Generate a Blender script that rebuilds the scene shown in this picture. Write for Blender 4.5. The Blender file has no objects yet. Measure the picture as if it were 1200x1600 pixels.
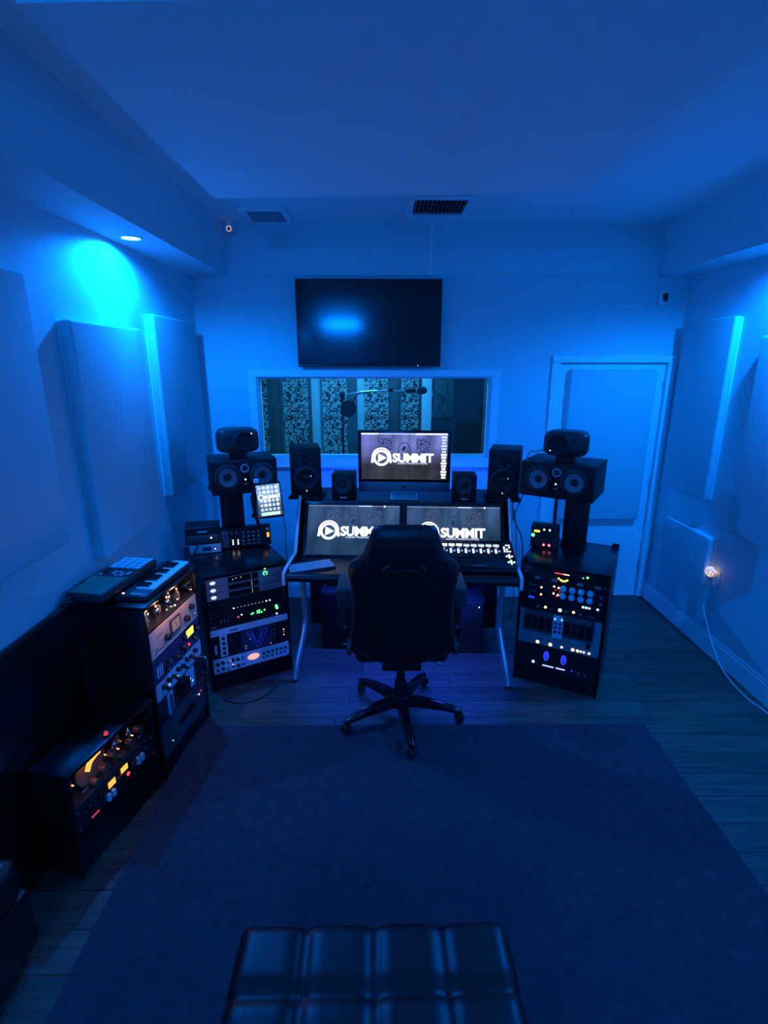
import bpy, bmesh, math, random
from mathutils import Vector, Matrix, Euler

random.seed(7)
R = math.radians
SC = bpy.context.scene
COL = SC.collection

# ------------------------------------------------------------------ camera
BW = 4.39            # front face of the back wall
WL, WR = -1.45, 2.40 # side walls
YB = -3.0            # rear wall
ZC = 3.05            # ceiling
ZS = 2.685           # underside of the soffits
SL, SR = -1.176, 2.139
cam_d = bpy.data.cameras.new('camera')
cam = bpy.data.objects.new('camera', cam_d)
COL.objects.link(cam)
cam_d.sensor_fit = 'VERTICAL'
cam_d.sensor_height = 24.0
cam_d.lens = 24.0 * 820.0 / 1600.0
cam_d.clip_start = 0.02
cam.location = (0, 0, 2.05)
cam.rotation_euler = (R(90) - math.atan(234 / 820.0), 0, -math.atan(6 / 820.0))
SC.camera = cam

# ------------------------------------------------------------------ world, exposure
wd = bpy.data.worlds.new('world')
SC.world = wd
wd.use_nodes = True
wd.node_tree.nodes['Background'].inputs[0].default_value = (0.0, 0.0, 0.0, 1)
wd.node_tree.nodes['Background'].inputs[1].default_value = 0.0
SC.view_settings.view_transform = 'Standard'
SC.view_settings.look = 'None'
SC.view_settings.exposure = 0.25
SC.view_settings.gamma = 1.0
SC.view_settings.use_curve_mapping = False
SC.cycles.use_denoising = True
SC.cycles.sample_clamp_indirect = 4.0
SC.cycles.max_bounces = 12
SC.cycles.diffuse_bounces = 9

BLUE = (0.0, 0.185, 1.0)
DEEP = (0.012, 0.07, 1.0)


def area_light(name, loc, power, color, size, rot=(0, 0, 0), spread=180, shape='DISK', size_y=None):
    d = bpy.data.lights.new(name, 'AREA')
    d.energy = power
    d.color = color
    d.shape = shape
    d.size = size
    if size_y:
        d.size_y = size_y
    d.spread = R(spread)
    o = bpy.data.objects.new(name, d)
    COL.objects.link(o)
    o.location = loc
    o.rotation_euler = rot
    return o


# recessed blue downlights: (x, y, power); the front right one is assumed, those past the front pair are added, unseen fill
DOWNLIGHTS = [(-1.318, 3.08, 170.0), (2.270, 3.02, 205.0), (-1.318, 0.35, 14.0), (2.270, 0.35, 34.0),
              (-1.318, -1.9, 130.0), (2.270, -1.9, 110.0)]
for i, (x, y, p) in enumerate(DOWNLIGHTS):
    d = bpy.data.lights.new('downlight_lamp', 'SPOT')
    d.energy = p
    d.color = BLUE
    d.spot_size = R(170)
    d.spot_blend = 0.50
    d.shadow_soft_size = 0.03
    o = bpy.data.objects.new('downlight_lamp', d)
    COL.objects.link(o)
    o.location = (x, y, ZS - 0.006)

# ------------------------------------------------------------------ materials
MATS = {}


def pmat(name, col, rough=0.5, metal=0.0, noise=0.0, nscale=40, bump=0.0, bscale=200, spec=0.5, coat=0.0, em=None, es=0.0, sample=True, randv=0.0):
    if name in MATS:
        return MATS[name]
    m = bpy.data.materials.new(name)
    m.use_nodes = True
    nt = m.node_tree
    b = nt.nodes['Principled BSDF']
    b.inputs['Base Color'].default_value = (*col, 1)
    b.inputs['Roughness'].default_value = rough
    b.inputs['Metallic'].default_value = metal
    b.inputs['Specular IOR Level'].default_value = spec
    b.inputs['Coat Weight'].default_value = coat
    tc = None
    if noise or bump:
        tc = nt.nodes.new('ShaderNodeTexCoord')
    if noise:
        n = nt.nodes.new('ShaderNodeTexNoise')
        n.inputs['Scale'].default_value = nscale
        n.inputs['Detail'].default_value = 4
        nt.links.new(tc.outputs['Object'], n.inputs['Vector'])
        mx = nt.nodes.new('ShaderNodeMix')
        mx.data_type = 'RGBA'
        mx.inputs[6].default_value = (*[max(0, c * (1 - noise)) for c in col], 1)
        mx.inputs[7].default_value = (*[min(1, c * (1 + noise)) for c in col], 1)
        nt.links.new(n.outputs['Fac'], mx.inputs[0])
        nt.links.new(mx.outputs[2], b.inputs['Base Color'])
    if bump:
        n2 = nt.nodes.new('ShaderNodeTexNoise')
        n2.inputs['Scale'].default_value = bscale
        n2.inputs['Detail'].default_value = 3
        nt.links.new(tc.outputs['Object'], n2.inputs['Vector'])
        bp = nt.nodes.new('ShaderNodeBump')
        bp.inputs['Strength'].default_value = bump
        bp.inputs['Distance'].default_value = 0.002
        nt.links.new(n2.outputs['Fac'], bp.inputs['Height'])
        nt.links.new(bp.outputs['Normal'], b.inputs['Normal'])
    if em:
        b.inputs['Emission Color'].default_value = (*em, 1)
        b.inputs['Emission Strength'].default_value = es
        if not sample:
            m.cycles.emission_sampling = 'NONE'
    MATS[name] = m
    return m


def led(name, col, s):
    return pmat('led_' + name, tuple(c * 0.3 for c in col), 0.3, em=col, es=s, sample=False)


M_wall = pmat('wall_paint', (0.52, 0.72, 0.74), 0.62, noise=0.03, nscale=3, bump=0.12, bscale=160)
M_ceil = pmat('ceiling_paint', (0.70, 0.92, 0.91), 0.8, noise=0.04, nscale=5, bump=0.25, bscale=120)
M_trim = pmat('white_trim_paint', (0.84, 0.91, 0.92), 0.4, noise=0.02, nscale=8)
M_panel = pmat('panel_fabric', (0.48, 0.66, 0.68), 0.95, noise=0.05, nscale=300, bump=0.35, bscale=700, spec=0.1)
M_black = pmat('black_laminate', (0.010, 0.010, 0.012), 0.38, noise=0.2, nscale=20)
M_blackgloss = pmat('black_gloss', (0.008, 0.008, 0.010), 0.16)
M_rackblack = pmat('rack_black_wood', (0.004, 0.004, 0.005), 0.26, noise=0.2, nscale=30)
M_desk = pmat('desk_black', (0.014, 0.014, 0.016), 0.42, noise=0.25, nscale=25, bump=0.05)
M_matte = pmat('matte_black_plastic', (0.006, 0.006, 0.007), 0.55, bump=0.05, bscale=500, spec=0.35)
M_spk = pmat('speaker_black_vinyl', (0.005, 0.005, 0.006), 0.5, spec=0.35, bump=0.15, bscale=400)
M_oval = pmat('dark_grey_cast', (0.022, 0.023, 0.025), 0.42, bump=0.08, bscale=500)
M_cone = pmat('woofer_cone', (0.15, 0.17, 0.19), 0.45, noise=0.2, nscale=60)
M_rubber = pmat('rubber', (0.012, 0.012, 0.012), 0.7)
M_silver = pmat('brushed_silver', (0.62, 0.63, 0.66), 0.35, metal=0.85, noise=0.08, nscale=60)
M_silverpaint = pmat('silver_paint', (0.74, 0.77, 0.80), 0.4, noise=0.04, nscale=30)
M_chrome = pmat('chrome', (0.8, 0.8, 0.82), 0.12, metal=1.0)
M_leather = pmat('black_leather', (0.006, 0.006, 0.007), 0.36, spec=0.5, bump=0.25, bscale=350)
M_leather2 = pmat('black_leather_cushion', (0.006, 0.006, 0.007), 0.40, bump=0.2, bscale=300)
M_cable_b = pmat('black_cable', (0.012, 0.012, 0.013), 0.5)
M_cable_w = pmat('white_cable', (0.75, 0.75, 0.75), 0.5)
M_white = pmat('white_plastic', (0.8, 0.8, 0.8), 0.4)
M_key = pmat('white_keys', (0.88, 0.90, 0.90), 0.3)
M_pad = pmat('pad_rubber', (0.45, 0.52, 0.56), 0.6)
M_teal = pmat('teal_plastic', (0.06, 0.13, 0.09), 0.55)
M_charcoal = pmat('charcoal_plastic', (0.03, 0.032, 0.036), 0.5)
M_dark = pmat('cavity_black', (0.003, 0.003, 0.003), 0.9)
M_rug = pmat('rug_pile', (0.060, 0.056, 0.066), 0.97, noise=0.35, nscale=25, bump=0.9, bscale=500, spec=0.1)
M_tvglass = pmat('tv_glass', (0.003, 0.003, 0.005), 0.11, spec=0.6, bump=0.0)
M_beige = pmat('cream_faceplate', (0.62, 0.50, 0.40), 0.45, noise=0.06, nscale=40)
M_navy = pmat('navy_faceplate', (0.035, 0.05, 0.12), 0.4, noise=0.1)
M_bluesilver = pmat('blue_silver_faceplate', (0.66, 0.74, 0.86), 0.38, noise=0.06)
M_grey = pmat('grey_faceplate', (0.24, 0.26, 0.29), 0.4, metal=0.2, noise=0.1)
M_dgrey = pmat('dark_grey_faceplate', (0.06, 0.065, 0.075), 0.42, noise=0.1)
M_blackface = pmat('black_faceplate', (0.012, 0.012, 0.014), 0.35, noise=0.1)
M_knob = pmat('black_knob', (0.012, 0.012, 0.012), 0.3)
M_knobs = pmat('silver_knob', (0.6, 0.6, 0.62), 0.25, metal=0.8)
M_knobw = pmat('white_knob', (0.7, 0.7, 0.68), 0.35)
M_knobc = pmat('pale_aqua_knob', (0.50, 0.66, 0.70), 0.4)
M_copper = pmat('copper_coil', (0.45, 0.20, 0.13), 0.35, metal=0.7)
L_white = led('white', (1.0, 0.97, 0.92), 2.4)
L_softwhite = led('soft_white', (0.75, 0.85, 1.0), 0.8)
L_green = led('green', (0.12, 1.0, 0.25), 1.8)
L_yel = led('yellow', (1.0, 0.72, 0.08), 1.6)
L_red = led('red', (1.0, 0.05, 0.06), 1.5)
L_amber = led('amber', (1.0, 0.42, 0.06), 1.3)
L_warm = led('warm', (1.0, 0.55, 0.25), 2.6)
L_blue = led('blue', (0.015, 0.05, 1.0), 1.3)
L_cyan = led('cyan', (0.35, 0.85, 1.0), 2.0)
L_pink = led('pink', (1.0, 0.45, 0.38), 0.9)
L_lens = led('downlight_lens', (0.25, 0.85, 1.0), 5.0)
L_strip = led('led_strip', (0.03, 0.09, 1.0), 1.2)


def floor_mat():
    m = bpy.data.materials.new('dark_wood_planks')
    m.use_nodes = True
    nt = m.node_tree
    b = nt.nodes['Principled BSDF']
    tc = nt.nodes.new('ShaderNodeTexCoord')
    mp = nt.nodes.new('ShaderNodeMapping')
    mp.inputs['Scale'].default_value = (1.2, 22, 22)
    nt.links.new(tc.outputs['Object'], mp.inputs['Vector'])
    oi = nt.nodes.new('ShaderNodeObjectInfo')
    add = nt.nodes.new('ShaderNodeVectorMath')
    add.operation = 'ADD'
    sc = nt.nodes.new('ShaderNodeVectorMath')
    sc.operation = 'SCALE'
    sc.inputs[0].default_value = (37.0, 11.0, 5.0)
    nt.links.new(oi.outputs['Random'], sc.inputs['Scale'])
    nt.links.new(mp.outputs[0], add.inputs[0])
    nt.links.new(sc.outputs[0], add.inputs[1])
    n = nt.nodes.new('ShaderNodeTexNoise')
    n.inputs['Scale'].default_value = 2.0
    n.inputs['Detail'].default_value = 6
    nt.links.new(add.outputs[0], n.inputs['Vector'])
    cr = nt.nodes.new('ShaderNodeValToRGB')
    cr.color_ramp.elements[0].position = 0.3
    cr.color_ramp.elements[0].color = (0.050, 0.036, 0.024, 1)
    cr.color_ramp.elements[1].position = 0.75
    cr.color_ramp.elements[1].color = (0.125, 0.098, 0.070, 1)
    nt.links.new(n.outputs['Fac'], cr.inputs[0])
    mr = nt.nodes.new('ShaderNodeMapRange')
    mr.inputs['To Min'].default_value = 0.72
    mr.inputs['To Max'].default_value = 1.28
    nt.links.new(oi.outputs['Random'], mr.inputs['Value'])
    mul = nt.nodes.new('ShaderNodeVectorMath')
    mul.operation = 'SCALE'
    nt.links.new(cr.outputs[0], mul.inputs[0])
    nt.links.new(mr.outputs[0], mul.inputs['Scale'])
    nt.links.new(mul.outputs[0], b.inputs['Base Color'])
    b.inputs['Roughness'].default_value = 0.42
    bp = nt.nodes.new('ShaderNodeBump')
    bp.inputs['Strength'].default_value = 0.12
    bp.inputs['Distance'].default_value = 0.002
    nt.links.new(n.outputs['Fac'], bp.inputs['Height'])
    nt.links.new(bp.outputs['Normal'], b.inputs['Normal'])
    return m


M_floor = floor_mat()


def glass_mat():
    m = bpy.data.materials.new('window_glass')
    m.use_nodes = True
    nt = m.node_tree
    nt.nodes.remove(nt.nodes['Principled BSDF'])
    out = nt.nodes['Material Output']
    tr = nt.nodes.new('ShaderNodeBsdfTransparent')
    tr.inputs[0].default_value = (0.82, 0.92, 0.93, 1)
    gl = nt.nodes.new('ShaderNodeBsdfGlossy')
    gl.inputs['Roughness'].default_value = 0.02
    fr = nt.nodes.new('ShaderNodeFresnel')
    fr.inputs['IOR'].default_value = 1.45
    mx = nt.nodes.new('ShaderNodeMixShader')
    nt.links.new(fr.outputs[0], mx.inputs[0])
    nt.links.new(tr.outputs[0], mx.inputs[1])
    nt.links.new(gl.outputs[0], mx.inputs[2])
    nt.links.new(mx.outputs[0], out.inputs[0])
    return m


M_glass = glass_mat()


def pixel_mat():
    """board with a random pattern of short dark dashes cut into it"""
    m = bpy.data.materials.new('dash_pattern_board')
    m.use_nodes = True
    nt = m.node_tree
    b = nt.nodes['Principled BSDF']
    b.inputs['Roughness'].default_value = 0.7
    tc = nt.nodes.new('ShaderNodeTexCoord')
    outs = []
    for sx, sz, off, thr in ((40, 84, 0.0, 0.72), (84, 36, 7.3, 0.78)):
        mp = nt.nodes.new('ShaderNodeMapping')
        mp.inputs['Scale'].default_value = (sx, 1, sz)
        mp.inputs['Location'].default_value = (off, 0.5, off)
        nt.links.new(tc.outputs['Object'], mp.inputs['Vector'])
        fl = nt.nodes.new('ShaderNodeVectorMath')
        fl.operation = 'FLOOR'
        nt.links.new(mp.outputs[0], fl.inputs[0])
        wn = nt.nodes.new('ShaderNodeTexWhiteNoise')
        wn.noise_dimensions = '3D'
        nt.links.new(fl.outputs[0], wn.inputs['Vector'])
        gt = nt.nodes.new('ShaderNodeMath')
        gt.operation = 'GREATER_THAN'
        gt.inputs[1].default_value = thr
        nt.links.new(wn.outputs['Value'], gt.inputs[0])
        outs.append(gt)
    mxm = nt.nodes.new('ShaderNodeMath')
    mxm.operation = 'MAXIMUM'
    nt.links.new(outs[0].outputs[0], mxm.inputs[0])
    nt.links.new(outs[1].outputs[0], mxm.inputs[1])
    mx = nt.nodes.new('ShaderNodeMix')
    mx.data_type = 'RGBA'
    mx.inputs[6].default_value = (0.50, 0.52, 0.46, 1)
    mx.inputs[7].default_value = (0.03, 0.035, 0.04, 1)
    nt.links.new(mxm.outputs[0], mx.inputs[0])
    nt.links.new(mx.outputs[2], b.inputs['Base Color'])
    return m


M_pixel = pixel_mat()


def wallpaper_mat(name, low, high, glow, s):
    """the picture on a screen: a dim room photograph, brighter towards its top"""
    m = bpy.data.materials.new(name)
    m.use_nodes = True
    nt = m.node_tree
    b = nt.nodes['Principled BSDF']
    b.inputs['Base Color'].default_value = (0.01, 0.01, 0.012, 1)
    b.inputs['Roughness'].default_value = 0.25
    tc = nt.nodes.new('ShaderNodeTexCoord')
    sp = nt.nodes.new('ShaderNodeSeparateXYZ')
    nt.links.new(tc.outputs['Generated'], sp.inputs[0])
    cr = nt.nodes.new('ShaderNodeValToRGB')
    cr.color_ramp.elements[0].position = 0.30
    cr.color_ramp.elements[0].color = (*low, 1)
    cr.color_ramp.elements[1].position = 0.72
    cr.color_ramp.elements[1].color = (*high, 1)
    nt.links.new(sp.outputs['Z'], cr.inputs[0])
    mp = nt.nodes.new('ShaderNodeMapping')
    mp.inputs['Scale'].default_value = (7, 1, 1.2)
    nt.links.new(tc.outputs['Generated'], mp.inputs['Vector'])
    n = nt.nodes.new('ShaderNodeTexNoise')
    n.inputs['Scale'].default_value = 1.0
    n.inputs['Detail'].default_value = 2
    nt.links.new(mp.outputs[0], n.inputs['Vector'])
    mr = nt.nodes.new('ShaderNodeMapRange')
    mr.inputs['From Min'].default_value = 0.3
    mr.inputs['From Max'].default_value = 0.7
    mr.inputs['To Min'].default_value = 0.45
    mr.inputs['To Max'].default_value = 1.5
    nt.links.new(n.outputs['Fac'], mr.inputs[0])
    mul = nt.nodes.new('ShaderNodeVectorMath')
    mul.operation = 'SCALE'
    nt.links.new(cr.outputs[0], mul.inputs[0])
    nt.links.new(mr.outputs[0], mul.inputs['Scale'])
    nt.links.new(mul.outputs[0], b.inputs['Emission Color'])
    b.inputs['Emission Strength'].default_value = s
    return m


M_wp1 = wallpaper_mat('wallpaper_bright', (0.030, 0.030, 0.032), (0.13, 0.15, 0.42), None, 1.0)
M_wp2 = wallpaper_mat('wallpaper_dim', (0.014, 0.038, 0.075), (0.030, 0.066, 0.145), None, 1.0)
L_logo = led('logo_white', (1.0, 0.98, 0.90), 1.8)
L_motif = led('wallpaper_motif', (0.010, 0.012, 0.05), 1.0)
L_motif2 = led('wallpaper_motif_dim', (0.018, 0.028, 0.06), 1.0)


def web_mat(name, dark, light):
    """wall art with a web of crossing lines, as shown on the screens"""
    m = bpy.data.materials.new(name)
    m.use_nodes = True
    nt = m.node_tree
    b = nt.nodes['Principled BSDF']
    b.inputs['Base Color'].default_value = (0.01, 0.01, 0.01, 1)
    tc = nt.nodes.new('ShaderNodeTexCoord')
    v = nt.nodes.new('ShaderNodeTexVoronoi')
    v.feature = 'DISTANCE_TO_EDGE'
    v.inputs['Scale'].default_value = 45
    nt.links.new(tc.outputs['Object'], v.inputs['Vector'])
    cr = nt.nodes.new('ShaderNodeValToRGB')
    cr.color_ramp.elements[0].position = 0.05
    cr.color_ramp.elements[0].color = (*dark, 1)
    cr.color_ramp.elements[1].position = 0.10
    cr.color_ramp.elements[1].color = (*light, 1)
    nt.links.new(v.outputs['Distance'], cr.inputs[0])
    nt.links.new(cr.outputs[0], b.inputs['Emission Color'])
    b.inputs['Emission Strength'].default_value = 1.0
    m.cycles.emission_sampling = 'NONE'
    return m


M_web1 = web_mat('screen_web', (0.008, 0.010, 0.05), (0.10, 0.12, 0.36))
M_web2 = web_mat('screen_web_dim', (0.015, 0.025, 0.06), (0.05, 0.08, 0.15))


def mosaic_mat():
    m = bpy.data.materials.new('mosaic_globe')
    m.use_nodes = True
    nt = m.node_tree
    b = nt.nodes['Principled BSDF']
    tc = nt.nodes.new('ShaderNodeTexCoord')
    v = nt.nodes.new('ShaderNodeTexVoronoi')
    v.feature = 'DISTANCE_TO_EDGE'
    v.inputs['Scale'].default_value = 75
    nt.links.new(tc.outputs['Object'], v.inputs['Vector'])
    cr = nt.nodes.new('ShaderNodeValToRGB')
    cr.color_ramp.elements[0].position = 0.10
    cr.color_ramp.elements[0].color = (0.10, 0.05, 0.02, 1)
    cr.color_ramp.elements[1].position = 0.25
    cr.color_ramp.elements[1].color = (1.0, 0.72, 0.36, 1)
    nt.links.new(v.outputs['Distance'], cr.inputs[0])
    nt.links.new(cr.outputs[0], b.inputs['Emission Color'])
    b.inputs['Emission Strength'].default_value = 1.6
    return m


M_mosaic = mosaic_mat()

# ------------------------------------------------------------------ helpers
CACHE = {}


def finish(me, smooth=True, ang=40):
    if smooth:
        for p in me.polygons:
            p.use_smooth = True
        me.set_sharp_from_angle(angle=R(ang))
    return me


def link(name, me, parent=None, loc=(0, 0, 0), rot=(0, 0, 0)):
    o = bpy.data.objects.new(name, me)
    COL.objects.link(o)
    o.location = loc
    o.rotation_euler = rot
    if parent is not None:
        o.parent = parent
    return o


def from_bm(bm, name, mat, smooth=True, ang=40):
    me = bpy.data.meshes.new(name)
    bmesh.ops.recalc_face_normals(bm, faces=bm.faces)
    bm.to_mesh(me)
    bm.free()
    if mat is not None:
        me.materials.append(mat)
    return finish(me, smooth, ang)


def B(name, size, loc, mat, parent=None, bev=0.0, rot=(0, 0, 0), seg=2):
    k = ('b', tuple(round(s, 5) for s in size), bev, seg, mat.name)
    me = CACHE.get(k)
    if me is None:
        bm = bmesh.new()
        bmesh.ops.create_cube(bm, size=1)
        for v in bm.verts:
            v.co = Vector((v.co.x * size[0], v.co.y * size[1], v.co.z * size[2]))
        if bev:
            bmesh.ops.bevel(bm, geom=list(bm.edges), offset=min(bev, 0.49 * min(size)), segments=seg, profile=0.5, affect='EDGES')
        me = from_bm(bm, name, mat, bool(bev))
        CACHE[k] = me
    return link(name, me, parent, loc, rot)


def box_into(bm, lo, hi):
    m = bmesh.ops.create_cube(bm, size=1)
    for v in m['verts']:
        v.co = Vector([lo[i] + (v.co[i] + 0.5) * (hi[i] - lo[i]) for i in range(3)])


def boxes(name, lst, mat, parent=None):
    bm = bmesh.new()
    for lo, hi in lst:
        box_into(bm, lo, hi)
    return link(name, from_bm(bm, name, mat, False), parent)


AX = {'z': Matrix.Identity(3), 'y': Matrix.Rotation(R(-90), 3, 'X'), '-y': Matrix.Rotation(R(90), 3, 'X'),
      'x': Matrix.Rotation(R(90), 3, 'Y')}


def lathe_me(key, prof, mat, axis='z', n=24, name='lathe'):
    """profile of (radius, height); axis '-y' points the profile's height towards -y"""
    k = ('l', key, tuple(prof), mat.name, axis, n)
    if k in CACHE:
        return CACHE[k]
    bm = bmesh.new()
    rings = []
    for r, h in prof:
        if r < 1e-6:
            rings.append([bm.verts.new((0, 0, h))])
        else:
            rings.append([bm.verts.new((r * math.cos(2 * math.pi * i / n), r * math.sin(2 * math.pi * i / n), h)) for i in range(n)])
    for a, b in zip(rings[:-1], rings[1:]):
        for i in range(n):
            j = (i + 1) % n
            if len(a) == 1 and len(b) == 1:
                continue
            if len(a) == 1:
                bm.faces.new((a[0], b[i], b[j]))
            elif len(b) == 1:
                bm.faces.new((a[i], a[j], b[0]))
            else:
                bm.faces.new((a[i], a[j], b[j], b[i]))
    if len(rings[0]) > 1:
        bm.faces.new(rings[0][::-1])
    if len(rings[-1]) > 1:
        bm.faces.new(rings[-1])
    bmesh.ops.rotate(bm, verts=bm.verts, cent=(0, 0, 0), matrix=AX[axis])
    me = from_bm(bm, name, mat, True, 35)
    CACHE[k] = me
    return me


def LA(name, prof, loc, mat, parent=None, axis='z', n=24, rot=(0, 0, 0)):
    return link(name, lathe_me(name, [tuple(p) for p in prof], mat, axis, n, name), parent, loc, rot)


def CY(name, r, h, loc, mat, parent=None, axis='z', n=20, rot=(0, 0, 0), bev=0.0):
    """cylinder from its base at loc along axis"""
    if bev:
        prof = [(0, 0), (r, 0), (r, h - bev), (r - bev, h), (0, h)]
    else:
        prof = [(0, 0), (r, 0), (r, h), (0, h)]
    return LA(name, prof, loc, mat, parent, axis, n, rot)


def spline(pts, sub=8):
    P = [Vector(p) for p in pts]
    if len(P) < 3:
        return P
    out = []
    for i in range(len(P) - 1):
        p0 = P[max(i - 1, 0)]
        p1, p2 = P[i], P[i + 1]
        p3 = P[min(i + 2, len(P) - 1)]
        for s in range(sub):
            t = s / sub
            out.append(0.5 * ((2 * p1) + (-p0 + p2) * t + (2 * p0 - 5 * p1 + 4 * p2 - p3) * t * t + (-p0 + 3 * p1 - 3 * p2 + p3) * t ** 3))
    out.append(P[-1])
    return out


def tube_into(bm, pts, r, n=8):
    rs = r if isinstance(r, (list, tuple)) else [r] * len(pts)
    prev = None
    t = (pts[1] - pts[0]).normalized()
    up = Vector((0, 0, 1)) if abs(t.z) < 0.9 else Vector((1, 0, 0))
    nrm = t.cross(up).normalized()
    rings = []
    for i, p in enumerate(pts):
        if i == 0:
            t = pts[1] - pts[0]
        elif i == len(pts) - 1:
            t = pts[-1] - pts[-2]
        else:
            t = pts[i + 1] - pts[i - 1]
        t.normalize()
        nrm = (nrm - t * nrm.dot(t)).normalized()
        bn = t.cross(nrm)
        rings.append([bm.verts.new(p + (nrm * math.cos(2 * math.pi * k / n) + bn * math.sin(2 * math.pi * k / n)) * rs[i]) for k in range(n)])
    for a, b in zip(rings[:-1], rings[1:]):
        for k in range(n):
            bm.faces.new((a[k], a[(k + 1) % n], b[(k + 1) % n], b[k]))
    bm.faces.new(rings[0][::-1])
    bm.faces.new(rings[-1])


def TU(name, pts, r, mat, parent=None, n=8, smooth=True, sub=8, loc=(0, 0, 0), rot=(0, 0, 0)):
    bm = bmesh.new()
    P = spline(pts, sub) if smooth else [Vector(p) for p in pts]
    if isinstance(r, (list, tuple)):
        m = len(P)
        r = [r[0] + (r[1] - r[0]) * i / (m - 1) for i in range(m)]
    tube_into(bm, P, r, n)
    return link(name, from_bm(bm, name, mat, True, 50), parent, loc, rot)


def PR(name, poly, y0, y1, mat, parent=None, bev=0.0, seg=3, plane='xz', loc=(0, 0, 0), rot=(0, 0, 0), ang=40):
    """extrude an outline; plane 'xz' extrudes along y, 'yz' along x, 'xy' along z"""
    bm = bmesh.new()

    def mk(a, b, c):
        return {'xz': (a, c, b), 'yz': (c, a, b), 'xy': (a, b, c)}[plane]
    lo = [bm.verts.new(mk(a, b, y0)) for a, b in poly]
    hi = [bm.verts.new(mk(a, b, y1)) for a, b in poly]
    f0 = bm.faces.new(lo)
    f1 = bm.faces.new(hi[::-1])
    n = len(poly)
    for i in range(n):
        bm.faces.new((lo[i], hi[i], hi[(i + 1) % n], lo[(i + 1) % n]))
    if bev:
        ed = list(f0.edges) + list(f1.edges)
        bmesh.ops.bevel(bm, geom=ed, offset=bev, segments=seg, profile=0.5, affect='EDGES')
    return link(name, from_bm(bm, name, mat, True, ang), parent, loc, rot)


def TEXT(name, body, size, loc, mat, parent=None, rot=(R(90), 0, 0), offset=0.0, spacing=1.0, extrude=0.0004, align='LEFT', sx=1.0):
    cu = bpy.data.curves.new('text', 'FONT')
    cu.body = body
    cu.size = size
    cu.offset = offset
    cu.space_character = spacing
    cu.extrude = extrude
    cu.align_x = align
    cu.align_y = 'BOTTOM_BASELINE'
    cu.resolution_u = 3
    tmp = bpy.data.objects.new('text', cu)
    COL.objects.link(tmp)
    bpy.context.view_layer.update()
    dg = bpy.context.evaluated_depsgraph_get()
    me = bpy.data.meshes.new_from_object(tmp.evaluated_get(dg))
    bpy.data.objects.remove(tmp)
    me.materials.clear()
    me.materials.append(mat)
    o = link(name, me, parent, loc, rot)
    o.scale = (sx, 1, 1)
    return o


def tag(o, label, cat=None, group=None, kind=None):
    o['label'] = label
    if cat:
        o['category'] = cat
    if group:
        o['group'] = group
    if kind:
        o['kind'] = kind
    return o


def thing(name, label, cat, loc=(0, 0, 0), rz=0.0, group=None):
    o = bpy.data.objects.new(name, None)
    COL.objects.link(o)
    o.empty_display_size = 0.05
    o.location = loc
    o.rotation_euler = (0, 0, rz)
    return tag(o, label, cat, group)


def struct(o, label=None):
    o['kind'] = 'structure'
    if label:
        o['label'] = label
    return o


class Frame:
    """front edge from a to b on the floor; local x runs a to b, local y into the depth"""

    def __init__(self, a, b):
        self.a = Vector((a[0], a[1], 0))
        d = Vector((b[0] - a[0], b[1] - a[1], 0))
        self.w = d.length
        self.rz = math.atan2(d.y, d.x)
        self.e = d.normalized()
        self.n = Vector((-self.e.y, self.e.x, 0))

    def W(self, u, v=0.0, z=0.0):
        p = self.a + self.e * u + self.n * v
        return (p.x, p.y, z)

# ================================================================== the setting
# floor: sub-floor slab with planks laid on it
flo = struct(boxes('floor', [((WL - 0.1, YB - 0.1, -0.10), (WR + 0.1, 4.50, -0.012)),
                             ((WL, YB, -0.012), (WR, 0.25, -0.0005))], M_floor), 'dark brown wood plank floor')
row = 0
y = 0.26
PW, PL = 0.152, 1.24
while y < BW - 0.01:
    y1 = min(y + PW - 0.002, BW)
    x = WL - ((row * 0.47) % 1.0) * PL
    while x < WR:
        x0, x1 = max(x, WL), min(x + PL - 0.002, WR)
        if x1 - x0 > 0.03:
            B('plank', (x1 - x0, y1 - y, 0.012), ((x0 + x1) / 2, (y + y1) / 2, -0.006), M_floor, flo, bev=0.0012, seg=1)
        x += PL
    y += PW
    row += 1

# walls
WINX0, WINX1, WINZ0, WINZ1 = -1.0, 0.905, 1.277, 1.935
DX0, DX1, DZ = 1.455, 2.325, 2.045
T = 0.12
struct(boxes('wall_back', [
    ((WL - 0.1, BW, 0), (WINX0, BW + T, ZC)),
    ((WINX0, BW, 0), (WINX1, BW + T, WINZ0)),
    ((WINX0, BW, WINZ1), (WINX1, BW + T, ZC)),
    ((WINX1, BW, 0), (DX0, BW + T, ZC)),
    ((DX0, BW, DZ), (DX1, BW + T, ZC)),
    ((DX1, BW, 0), (WR + 0.1, BW + T, ZC))], M_wall), 'painted back wall around the booth window')
struct(boxes('wall_left', [((WL - 0.1, YB - 0.1, 0), (WL, BW, ZC))], M_wall), 'painted left wall')
struct(boxes('wall_right', [((WR, YB - 0.1, 0), (WR + 0.1, BW, ZC))], M_wall), 'painted right wall')
struct(boxes('wall_rear', [((WL, YB - 0.1, 0), (WR, YB, ZC))], M_wall), 'painted wall behind the viewpoint')
struct(boxes('ceiling', [((WL - 0.1, YB - 0.1, ZC), (WR + 0.1, BW + T, ZC + 0.1))], M_ceil), 'white ceiling')


def soffit(name, x0, x1, label):
    bm = bmesh.new()
    box_into(bm, (x0, YB, ZS), (x1, BW, ZC))
    return struct(link(name, from_bm(bm, name, M_wall, False)), label)


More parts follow.
